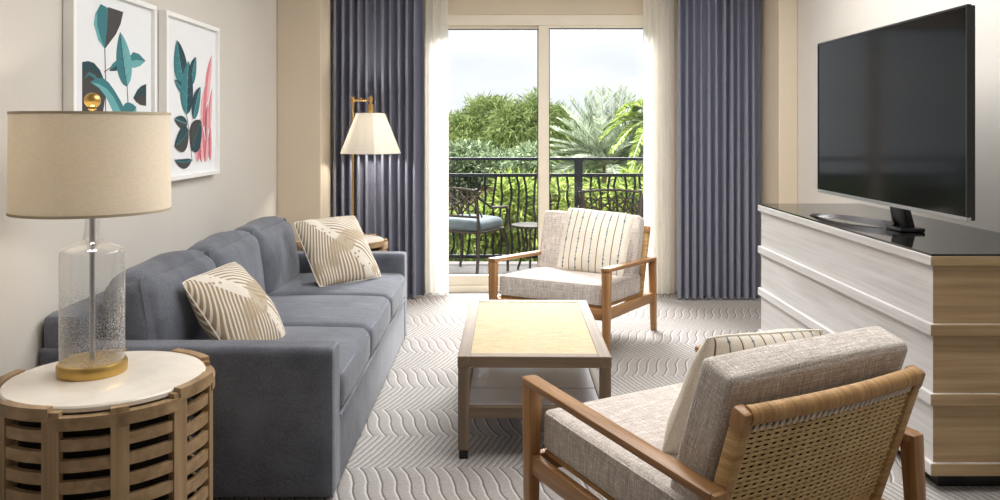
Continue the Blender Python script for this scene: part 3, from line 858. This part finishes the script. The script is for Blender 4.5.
tv = empty('television', (1.73, 3.745, .8835)); tag(tv, 'large flat black television on a metal stand atop the console', 'television')
sw, z0, z1 = .715, .119, .925
mesh_obj('back_panel', nb(.010, .030, -sw + .003, sw - .003, z0 + .003, z1 - .003, .004), M['tvblack'], tv, False)
mesh_obj('screen', nb(-.001, .011, -sw + .010, sw - .010, z0 + .016, z1 - .010), M['screen'], tv, False)
bm = nb(-.004, .012, -sw, sw, z0, z0 + .016, .002)
mesh_obj('lower_bezel', bm, M['steel'], tv, False)
bm = nb(-.004, .012, -sw, -sw + .010, z0 + .016, z1, .001); box(bm, -.004, .012, sw - .010, sw, z0 + .016, z1, .001); box(bm, -.004, .012, -sw + .01, sw - .01, z1 - .010, z1, .001)
mesh_obj('bezel', bm, M['tvblack'], tv, False)
st = empty('stand', (0, 0, 0)); st.parent = tv
bm = bmesh.new()
beam(bm, (.115, 0, .010), (.075, 0, .20), .15, .035, (1, 0, 0), .006, .12, .03)
mesh_obj('neck', bm, M['tvblack'], st)
bm = bmesh.new(); rows = []
for k in range(17):
    t = k / 16; y = .03 + .60 * t; x = .105 - .17 * math.sin(t * PI / 2) ** 1.2; wd = .075 - .045 * t; th = .034 - .022 * t; zb = .0 + .010 * math.sin(PI * t)
    rows.append([bm.verts.new((x - wd / 2, y, zb)), bm.verts.new((x + wd / 2, y, zb)), bm.verts.new((x + wd / 2 - .012, y, zb + th)), bm.verts.new((x - wd / 2 + .018, y, zb + th))])
for a, b in zip(rows, rows[1:]):
    for k in range(4): bm.faces.new((a[k], a[(k + 1) % 4], b[(k + 1) % 4], b[k]))
bm.faces.new(rows[0]); bm.faces.new(rows[-1][::-1])
mesh_obj('foot', bm, M['darksteel'], st)
mesh_obj('foot_plate', nb(.06, .17, -.085, .06, 0, .018, .005), M['tvblack'], st)

# ------------------------------------------------------------------ framed prints
TEAL = [plain('teal_dark', rgb(34, 66, 74), .8), plain('teal', rgb(56, 120, 128), .8), plain('teal_light', rgb(104, 168, 172), .8), plain('slate', rgb(66, 64, 64), .8), plain('stem_brown', rgb(110, 92, 84), .8)]
PINK = [plain('pink', rgb(214, 128, 140), .8), plain('pink_light', rgb(232, 178, 182), .8), plain('pink_deep', rgb(190, 92, 110), .8)]
PM = [M['mat']] + TEAL + PINK
XP = XL + .026                                           # plane of the printed sheet
def framed(label, ya, yb, za, zb, pic):
    root = empty('framed_print', (XL + .002, (ya + yb) / 2, za)); tag(root, label, 'framed print', 'botanical prints above the sofa')
    oy, oz = (ya + yb) / 2, za; h = (yb - ya) / 2; H = zb - za; fw = .023
    bm = nb(0, .042, -h, -h + fw, 0, H, .002); box(bm, 0, .042, h - fw, h, 0, H, .002)
    box(bm, 0, .042, -h + fw, h - fw, 0, fw, .002); box(bm, 0, .042, -h + fw, h - fw, H - fw, H, .002)
    mesh_obj('frame', bm, M['white_frame'], root, False)
    # sheet with the painted leaves, all one printed sheet
    bm = nb(.012, XP - XL - .002, -h + fw, h - fw, fw, H - fw)
    lvl = [XP - XL - .0016]
    def poly(pts, mi):
        lvl[0] += .000015
        vs = [bm.verts.new((lvl[0], y - oy, z - oz)) for y, z in pts]
        try: f = bm.faces.new(vs); f.material_index = mi
        except ValueError: pass
    def smooth(pts, n=4):
        out = []; N = len(pts)
        for i in range(N):
            p0, p1, p2, p3 = [Vector(pts[(i + q) % N]) for q in (-1, 0, 1, 2)]
            for k in range(n):
                t = k / n
                out.append(tuple(.5 * ((2 * p1) + (-p0 + p2) * t + (2 * p0 - 5 * p1 + 4 * p2 - p3) * t * t + (-p0 + 3 * p1 - 3 * p2 + p3) * t ** 3)))
        return out
    W = lambda pts: [onwall(px, py, XP) for px, py in pts]
    def leaf(base, tip, wl, wr, mats, bend=0.0, veins=6):
        """two-tone leaf from base to tip in photo pixels of the wall plane"""
        b, t = Vector(W([base])[0]), Vector(W([tip])[0]); d = t - b; L = d.length; d.normalize(); n = Vector((-d.y, d.x))
        yy = (b.x + t.x) / 2; s = abs(n.x) * yy * yy / (FPX * abs(XP)) + abs(n.y) * yy / FPX
        def rib(q): return b + d * L * q + n * bend * L * math.sin(PI * q)
        def side(sg, w): return [rib(q) + n * sg * w * s * (math.sin(PI * q ** .8) ** .75) for q in [i / 12 for i in range(13)]]
        mid = [rib(q) for q in [i / 12 for i in range(13)]]
        poly([tuple(v) for v in side(1, wl)] + [tuple(v) for v in mid[::-1][1:-1]], mats[0])
        poly([tuple(v) for v in side(-1, wr)] + [tuple(v) for v in mid[::-1][1:-1]], mats[1])
        k = .006 * L / .2
        poly([tuple(v + n * k * .35) for v in mid] + [tuple(v - n * k * .35) for v in mid[::-1]], mats[2])
        for i in range(1, veins):
            q = i / veins
            for sg, w in ((1, wl), (-1, wr)):
                a = rib(q); c = rib(min(1, q + .10)) + n * sg * w * s * .8 * (math.sin(PI * min(1, q + .1) ** .8) ** .75 if q < .9 else 0)
                e = (c - a); 
                if e.length < 1e-4: continue
                m = Vector((-e.y, e.x)).normalized() * .0011
                poly([tuple(a + m), tuple(c), tuple(a - m)], mats[2])
    def stem(pts, w=1.0):
        q = [Vector(v) for v in W(pts)]; l, r = [], []
        for i, p in enumerate(q):
            e = (q[min(i + 1, len(q) - 1)] - q[max(i - 1, 0)]).normalized(); m = Vector((-e.y, e.x)) * .0042 * w
            l.append(tuple(p + m)); r.append(tuple(p - m))
        poly(l + r[::-1], 5)
    pic(leaf, stem, lambda pts, mi: poly(smooth(W(pts)), mi), lambda pts, mi: poly(W(pts), mi))
    mesh_obj('printed_sheet', bm, PM, root, False)
    return root
# material slots: 1 teal_dark 2 teal 3 teal_light 4 slate 5 stem 6 pink 7 pink_light 8 pink_deep
def pic1(leaf, stem, blob, raw):
    stem([(104.7, 48), (105.5, 80), (105.5, 118), (106, 140)]); stem([(127, 86), (128, 105), (124, 140)]); stem([(104, 72), (110, 68), (119, 60)], .6)
    raw([(82, 62), (88, 61), (94, 63), (100, 70), (104, 80), (105.5, 95), (103, 112), (96, 125), (82, 130)], 4)
    raw([(82, 62), (88, 61), (94, 63), (100, 70), (104, 80), (104, 86), (97, 74), (90, 70), (82, 72)], 1)
    raw([(83, 79), (89, 72), (95, 75), (100, 84), (99, 85), (94, 78), (89, 75)], 2)
    raw([(104.7, 49), (98, 40), (93.6, 24), (95, 14), (100.6, 4), (108, 8), (107, 28)], 2)
    raw([(104.7, 49), (107, 28), (108, 7), (123.2, 12), (120.5, 24), (116, 34)], 4)
    raw([(104.7, 49), (98, 40), (93.6, 24), (95, 14), (97, 12), (97, 26), (101, 40)], 3)
    raw([(127, 60), (133, 52), (139, 54), (145.5, 61), (140, 66), (134, 68), (128, 66)], 2); raw([(127, 62), (136, 60), (145.5, 61), (140, 66), (134, 68), (128, 66)], 3); raw([(126, 58), (118, 59), (112, 64), (109, 71), (115, 70), (122, 68)], 2); raw([(126, 62), (117, 65), (109, 71), (115, 71), (122, 69)], 1)
    leaf((127, 87), (120, 32), 6.5, 7.5, (2, 3, 1), .02)
    raw([(90, 82), (96, 78), (103, 78), (109, 83), (114, 90), (120, 100), (126, 112), (130, 130), (118, 130), (112, 110), (106, 97), (99, 88)], 2); raw([(90, 82), (99, 84), (107, 89), (114, 98), (121, 112), (124, 130), (118, 130), (112, 110), (106, 97), (99, 88)], 3)
    raw([(133, 98), (137, 90), (141, 86), (146, 84), (146, 95), (139, 96)], 1); raw([(133, 98), (139, 96), (146, 95), (146, 106), (140, 105), (136, 102)], 4)
    leaf((124, 130), (136, 107), 7, 8, (2, 3, 1), .1)
def pic2(leaf, stem, blob, raw):
    stem([(186, 112), (189, 130), (191, 150), (192, 162)]); stem([(190, 84), (187, 100)], .6)
    for base, tip, wl, wr, ms in (((206.5, 104), (211.8, 55), 2.6, 2.2, (6, 7, 7)), ((203, 128), (205, 86), 2.8, 2.8, (7, 6, 8)), ((209.5, 132), (212, 88), 2.0, 1.6, (6, 7, 7)),
                                 ((206.5, 140), (207.5, 104), 2.0, 2.0, (8, 7, 7)), ((199.5, 150), (200, 118), 2.6, 2.4, (6, 7, 8)), ((204, 158), (202, 126), 2.4, 2.4, (7, 6, 8)),
                                 ((210, 161), (210.5, 126), 2.0, 1.6, (8, 6, 7)), ((206, 162), (207, 134), 2.0, 2.2, (6, 7, 7)), ((197, 162), (198, 140), 2.0, 2.0, (7, 6, 8)), ((201.5, 162), (200.5, 144), 1.8, 1.8, (8, 7, 7))):
        leaf(base, tip, wl, wr, ms, .04, 6)
    stem([(207, 104), (206, 130), (204, 162)], .5)
    leaf((184, 86), (176.4, 40), 6, 6, (2, 1, 3), .03); leaf((190, 85), (195.6, 57), 3, 3.4, (1, 2, 3), .05); leaf((185, 92), (173.8, 80), 3, 2.5, (2, 1, 3))
    leaf((186, 115), (188, 61), 6.2, 6, (2, 1, 3), .02)
    leaf((192.6, 119), (200, 87), 3.6, 3.4, (1, 2, 3), .04)
    leaf((187, 124), (173.8, 119), 5, 4.5, (4, 1, 3)); leaf((188, 130), (174, 146), 7, 6, (4, 1, 2), .05)
    leaf((191.5, 150), (200.6, 121), 6, 6, (4, 1, 2), .05); leaf((191, 160), (174.2, 160), 6, 3, (4, 1, 2), .05)
framed('white-framed botanical print of big teal leaves, partly behind the glass lamp shade', 3.138, 3.90, 1.085, 1.93, pic1)
framed('white-framed print of teal leaves beside pink leaves, further along the wall over the sofa', 4.015, 4.775, 1.085, 1.93, pic2)

# ------------------------------------------------------------------ balcony furniture
def scroll_back(bm, w, z0, z1, yf):
    """cast lattice back: rails, stiles and interlaced arches"""
    n = 12
    for z in (z0, z1):
        tube(bm, [(-w + 2 * w * k / n, yf(z), z + (.018 * math.sin(PI * k / n) if z == z1 else 0)) for k in range(n + 1)], .012, 6)
    for s in (-1, 1): tube(bm, [(s * w, yf(z0 - .02), z0 - .02), (s * w * 1.02, yf(z1 + .02), z1 + .02)], .014, 6)
    for k in range(4):
        c = -w + (k + .5) * w / 2
        for s in (-1, 1):
            pts = [(c + s * w * .42 * math.cos(a) * (1 if a < PI / 2 else 1), yf(z0 + (z1 - z0) * q), z0 + (z1 - z0) * q) for q, a in [(i / 10, PI * i / 10) for i in range(11)]]
            tube(bm, pts, .008, 5)
        tube(bm, [(c + w * .2 * math.cos(a), yf((z0 + z1) / 2), (z0 + z1) / 2 + (z1 - z0) * .28 * math.sin(a)) for a in [2 * PI * i / 14 for i in range(14)]], .007, 5, closed=True)
def patio_chair(loc, rz, label):
    root = empty('patio_chair', loc, rz); tag(root, label, 'outdoor chair', 'cast metal balcony chairs')
    w, d, hs = .25, .24, .42
    yf = lambda z: d + (z - hs) * .16
    bm = nb(-w, w, -d, d, hs - .02, hs, .005); mesh_obj('seat', bm, M['cast'], root)
    bm = bmesh.new(); scroll_back(bm, w, hs + .14, hs + .38, yf)
    for s in (-1, 1): tube(bm, [(s * w, d, hs - .02), (s * w, yf(hs + .16), hs + .16)], .014, 6)
    mesh_obj('backrest', bm, M['cast'], root)
    for s in (-1, 1):
        pts = [(s * w, yf(hs + .34), hs + .34), (s * (w + .02), d * .75, hs + .27), (s * (w + .03), d * .3, hs + .215), (s * (w + .03), -d * .4, hs + .205), (s * (w + .03), -d * .85, hs + .20), (s * (w + .025), -d * .98, hs + .16), (s * w, -d, hs)]
        mesh_obj('armrest', tube(bmesh.new(), pts, .013, 8), M['cast'], root)
        mesh_obj('front_leg', tube(bmesh.new(), [(s * (w - .01), -d + .01, hs - .01), (s * (w + .01), -d - .03, .22), (s * (w + .02), -d - .01, .0)], .017, 8, r1=.013), M['cast'], root)
        mesh_obj('rear_leg', tube(bmesh.new(), [(s * (w - .01), d - .01, hs - .01), (s * (w), d + .02, .2), (s * (w + .01), d + .06, 0)], .017, 8, r1=.013), M['cast'], root)
    return root
def seat_pad(ch, label):
    o = mesh_obj('seat_pad', soft_box(.48, .47, .10, .045, (0, 0, .02), 18, .004, 2), M['cush_out'])
    o.location = Vector(ch.location) + Vector((0, 0, .42 + .052)); o.rotation_euler = (0, 0, ch.rotation_euler.z)
    tag(o, label, 'cushion')
pc1 = patio_chair((-.285, 7.78, -.02), math.radians(150), 'dark cast metal outdoor chair with blue cushion, seen behind the left door pane')
seat_pad(pc1, 'blue-grey box cushion on the outdoor chair behind the left door pane')
pc2 = copy_tree(pc1); pc2.location = (1.02, 7.62, -.02); pc2.rotation_euler.z = math.radians(176)
pc2['label'] = 'dark cast metal outdoor chair, only its lattice back showing above the far armchair'
bt = empty('patio_table', (.30, 7.86, -.02)); tag(bt, 'small round dark metal table on the balcony beside the cushioned outdoor chair', 'table')
mesh_obj('tabletop', lathe(bmesh.new(), [(0, .425), (.19, .425), (.195, .43), (.195, .44), (.19, .446), (0, .446)], 40), M['cast'], bt)
for k in range(3):
    a = k * 2 * PI / 3 + .4
    mesh_obj('leg', tube(bmesh.new(), [(.12 * math.cos(a), .12 * math.sin(a), .43), (.08 * math.cos(a), .08 * math.sin(a), .22), (.16 * math.cos(a), .16 * math.sin(a), 0)], .011, 8), M['cast'], bt)

# ------------------------------------------------------------------ garden beyond the balcony
def leaf_mesh(name, P, D, Lh, W, m, parent, fold=.3):
    """P points, D directions; each leaf is a folded diamond"""
    n = len(P); D = D / np.linalg.norm(D, axis=1, keepdims=True)
    A = rng.normal(size=(n, 3)); Sd = np.cross(D, A); Sd /= np.linalg.norm(Sd, axis=1, keepdims=True); Nn = np.cross(Sd, D)
    Lh = Lh[:, None]; W = W[:, None] if hasattr(W, 'shape') else W
    V = np.empty((n, 4, 3)); V[:, 0] = P; V[:, 1] = P + D * Lh * .5 + Sd * W + Nn * W * fold; V[:, 2] = P + D * Lh; V[:, 3] = P + D * Lh * .5 - Sd * W + Nn * W * fold
    F = np.arange(n * 4).reshape(n, 4)
    return py_obj(name, V.reshape(-1, 3), F.tolist(), m, parent)
def bush(name, label, cat, loc, blobs, n, ll, lw, m, droop=0.0, trunk=0.12, group='garden trees beyond the balcony'):
    root = empty(name, loc); tag(root, label, cat, group)
    B = np.array(blobs, float); vol = (B[:, 3] * B[:, 4] * B[:, 5]) ** .7; pick = rng.choice(len(B), n, p=vol / vol.sum())
    q = rng.normal(size=(n, 3)); q /= np.linalg.norm(q, axis=1, keepdims=True); r = rng.uniform(.35, 1.0, n) ** .5
    # ragged surface: clumps
    cl = 1 + .18 * np.sin(q[:, 0] * 7 + pick) * np.sin(q[:, 1] * 6 + pick * 2) + .12 * np.sin(q[:, 2] * 11 + pick)
    P = B[pick, :3] + q * B[pick, 3:6] * (r * cl)[:, None]
    D = q + rng.normal(size=(n, 3)) * .6 + np.array([0, 0, -droop])
    leaf_mesh('foliage', P, D, rng.uniform(.6, 1.3, n) * ll, rng.uniform(.7, 1.2, n) * lw, m, root)
    if trunk:
        zt = B[:, 2].min()
        bm = tube(bmesh.new(), [(0, 0, 0), (.1, 0, zt * .5), (0, .05, zt)], trunk, 8, r1=trunk * .7)
        for k in range(min(5, len(B))): tube(bm, [(0, .05, zt), tuple(B[k, :3])], trunk * .5, 6, r1=trunk * .15)
        mesh_obj('trunk', bm, M['bark'], root)
    return root
G = -4.0
def at(px, py, Y): return ((px - 500) * Y / FPX, CAMH - (py - 128) * Y / FPX)
def blobs_px(root, Y, items):
    out = []
    for px, py, rx, rz in items:
        x, z = at(px, py, Y); k = Y / FPX
        out.append((x - root[0], random.uniform(-.6, .6), z - root[2], rx * k, max(rx, rz) * k * .8, rz * k))
    return out
r0 = (at(490, 0, 17)[0], 17, G)
bush('tree', 'broad light-green feathery tree rising behind the left door pane', 'tree', r0, blobs_px(r0, 17, [(490, 122, 26, 26), (462, 138, 24, 26), (515, 128, 22, 24), (535, 124, 16, 28), (500, 150, 40, 26), (555, 128, 14, 22), (450, 160, 26, 30), (530, 160, 28, 26)]), 42000, .19, .015, M['leaf_lime'], .7)
r0 = (at(470, 0, 13)[0], 13, G)
bush('tree', 'dark grey-green dense bush low behind the railing, left door pane', 'tree', r0, blobs_px(r0, 13, [(465, 160, 30, 18), (500, 168, 30, 18), (530, 160, 20, 16), (440, 180, 30, 24), (480, 200, 40, 30), (525, 205, 24, 34)]), 22000, .10, .018, M['leaf_dark'], .2)
r0 = (at(505, 0, 11.5)[0], 11.5, G)
bush('shrub', 'bright yellow-green bamboo-like shrub seen between balusters under the left pane', 'shrub', r0, blobs_px(r0, 11.5, [(515, 210, 18, 34), (490, 230, 24, 30), (460, 240, 26, 30), (530, 245, 26, 30), (500, 262, 40, 26)]), 14000, .20, .014, M['leaf_yel'], .5)
r0 = (at(600, 0, 12.5)[0], 12.5, G)
bush('shrub', 'yellow-green shrub seen between balusters under the right pane', 'shrub', r0, blobs_px(r0, 12.5, [(560, 205, 24, 30), (595, 215, 24, 32), (630, 205, 26, 34), (575, 245, 40, 34), (625, 245, 30, 30), (660, 220, 30, 50)]), 14000, .18, .018, M['leaf_yel'], .4)
r0 = (at(600, 0, 18)[0], 18, G)
bush('tree', 'mid-green bushy tree low behind the palm, right door pane', 'tree', r0, blobs_px(r0, 18, [(560, 165, 22, 24), (590, 175, 28, 22), (625, 170, 28, 26), (650, 160, 30, 40), (600, 200, 50, 30)]), 16000, .2, .035, M['leaf_mid'], .2)
r0 = (at(545, 0, 26)[0], 26, G)
bush('tree', 'distant hazy green treeline filling the gap between tree and palm', 'tree', r0, blobs_px(r0, 26, [(420, 150, 60, 26), (500, 160, 60, 30), (570, 158, 50, 26), (640, 158, 50, 26), (700, 150, 60, 34)]), 12000, .5, .10, M['leaf_mid'], .1)
def palm(label, base, Y, fronds, m, ll, width):
    bx, bz = at(base[0], base[1], Y)
    root = empty('palm', (bx, Y, G)); tag(root, label, 'palm tree', 'palms beyond the balcony')
    h = bz - G
    bm = tube(bmesh.new(), [(0, 0, 0), (.05, 0, h * .5), (0, 0, h)], .16, 10, r1=.13); mesh_obj('trunk', bm, M['bark'], root)
    Ps, Ds, Ls = [], [], []; ribs = bmesh.new()
    for (dx, dz, sag, dy) in fronds:
        pts = []
        for i in range(15):
            t = i / 14
            pts.append(Vector((dx * t, dy * t, h + dz * t - sag * t * t)))
        tube(ribs, pts, .022, 5, r1=.005)
        for i in range(1, 60):
            t = .10 + .9 * i / 60
            p = Vector((dx * t, dy * t, h + dz * t - sag * t * t)); tan = Vector((dx, dy, dz - 2 * sag * t)).normalized()
            sd = tan.cross(Vector((0, 0, 1)))
            sd = sd.normalized() if sd.length > 1e-3 else Vector((1, 0, 0))
            up = sd.cross(tan)
            for s in (-1, 1):
                Ps.append(p); Ds.append(tan * .75 + sd * s * .6 + up * (.25 + random.uniform(-.15, .15)) + Vector((0, 0, -.12))); Ls.append(ll * (1.05 - .65 * t) * (.5 + min(1, t * 3) * .5))
    leaf_mesh('fronds', np.array(Ps), np.array(Ds), np.array(Ls), width, m, root, .2)
    mesh_obj('frond_ribs', ribs, M['leaf_palm'], root)
    return root
fr = []
for k in range(40):
    a = random.uniform(0, 2 * PI); el = random.uniform(-.2, 1.2); L = random.uniform(.9, 1.25)
    fr.append((L * 1.15 * math.cos(a) * math.cos(el), L * math.sin(el) * 1.05, .4 * L * math.cos(el), L * math.sin(a) * math.cos(el)))
for k in range(22):
    a = PI * (.12 + .80 * k / 21) + random.uniform(-.04, .04); L = random.uniform(1.15, 1.4)
    fr.append((1.15 * L * math.cos(a), L * math.sin(a) * 1.0 + .12, .30 * L * abs(math.cos(a)) + .05, random.uniform(-.7, -.2)))
palm('silvery grey-green palm fanning wide fronds behind the right door pane', (610, 164), 14.2, fr, M['leaf_palm'], .34, .010)
fr = []
for k in range(26):
    a = random.uniform(0, 2 * PI); el = random.uniform(-.1, 1.2); L = random.uniform(.8, 1.2)
    fr.append((L * math.cos(a) * math.cos(el), L * math.sin(el), .7 * L, L * math.sin(a) * math.cos(el)))
palm('small bright yellow-green palm with drooping fronds at right pane edge', (656, 122), 13.2, fr, M['leaf_yel'], .26, .014)

# ------------------------------------------------------------------ world, lights, camera
wd = bpy.data.worlds.new('sky'); S.world = wd; wd.use_nodes = True
nt = wd.node_tree; nt.nodes.clear()
tc = nt.nodes.new('ShaderNodeTexCoord'); mp = nt.nodes.new('ShaderNodeMapping'); mp.inputs['Scale'].default_value = (2, 2, 6)
nz = nt.nodes.new('ShaderNodeTexNoise'); nz.inputs['Scale'].default_value = 2.2; nz.inputs['Detail'].default_value = 5; nz.inputs['Roughness'].default_value = .5
rp = nt.nodes.new('ShaderNodeValToRGB'); rp.color_ramp.elements[0].position = .36; rp.color_ramp.elements[0].color = rgb(232, 238, 246)
rp.color_ramp.elements[1].position = .6; rp.color_ramp.elements[1].color = rgb(254, 254, 255)
bg = nt.nodes.new('ShaderNodeBackground'); bg.inputs['Strength'].default_value = 1.15; wo = nt.nodes.new('ShaderNodeOutputWorld')
nt.links.new(tc.outputs['Generated'], mp.inputs['Vector']); nt.links.new(mp.outputs[0], nz.inputs['Vector']); nt.links.new(nz.outputs['Fac'], rp.inputs['Fac'])
nt.links.new(rp.outputs['Color'], bg.inputs['Color']); nt.links.new(bg.outputs[0], wo.inputs['Surface'])

def area(name, loc, target, sx, sy, power, col=(1, 1, 1)):
    ld = bpy.data.lights.new(name, 'AREA'); ld.shape = 'RECTANGLE'; ld.size = sx; ld.size_y = sy; ld.energy = power; ld.color = col
    o = bpy.data.objects.new(name, ld); COL.objects.link(o); o.location = loc
    o.rotation_euler = (Vector(target) - Vector(loc)).to_track_quat('-Z', 'Y').to_euler(); return o
def point(name, loc, power, col, r=.03):
    ld = bpy.data.lights.new(name, 'POINT'); ld.energy = power; ld.color = col; ld.shadow_soft_size = r
    o = bpy.data.objects.new(name, ld); COL.objects.link(o); o.location = loc; return o
area('daylight_fill', (.6, 12.2, 6.2), (.2, 5.0, .6), 6.0, 3.4, 5800, (1, .99, .975))  # added panel above the door's sightline, strengthening daylight into the room
area('ceiling_fill', (.8, 3.75, ZC - .02), (.8, 3.75, 0), 2.4, 3.0, 118, (1, .995, .98))  # added fill panel without a fixture, lifts the room from above
area('rear_fill', (.2, -.6, ZC - .02), (.2, -.6, 0), 2.4, 1.6, 8, (1, .99, .97))  # added weak fill, unseen behind the camera, for faces turned this way
point('table_lamp_bulb', (-1.295, 2.605, 1.23), 4.5, (1, .93, .84), .04)
point('floor_lamp_bulb', (-.98, 6.21, 1.31), 17, (1, .94, .84), .035)
sun = bpy.data.lights.new('sun', 'SUN'); sun.energy = 3.5; sun.angle = math.radians(10); sun.color = (1, .96, .88)
so = bpy.data.objects.new('sun', sun); COL.objects.link(so); so.rotation_euler = (math.radians(-32), math.radians(28), 0)
so.rotation_euler = Vector((.35, .55, -.75)).to_track_quat('-Z', 'Y').to_euler()

cd = bpy.data.cameras.new('camera'); cam = bpy.data.objects.new('camera', cd); COL.objects.link(cam)
cam.location = (0, 0, CAMH); cam.rotation_euler = (PI / 2, 0, 0)
cd.sensor_fit = 'HORIZONTAL'; cd.sensor_width = 36; cd.lens = FPX / 1000 * 36; cd.shift_y = -.122; cd.clip_start = .05; cd.clip_end = 300
S.camera = cam
S.view_settings.view_transform = 'Standard'; S.view_settings.look = 'None'
S.cycles.use_denoising = True
S.cycles.max_bounces = 10; S.cycles.diffuse_bounces = 5; S.cycles.transparent_max_bounces = 16
S.cycles.sample_clamp_indirect = 6
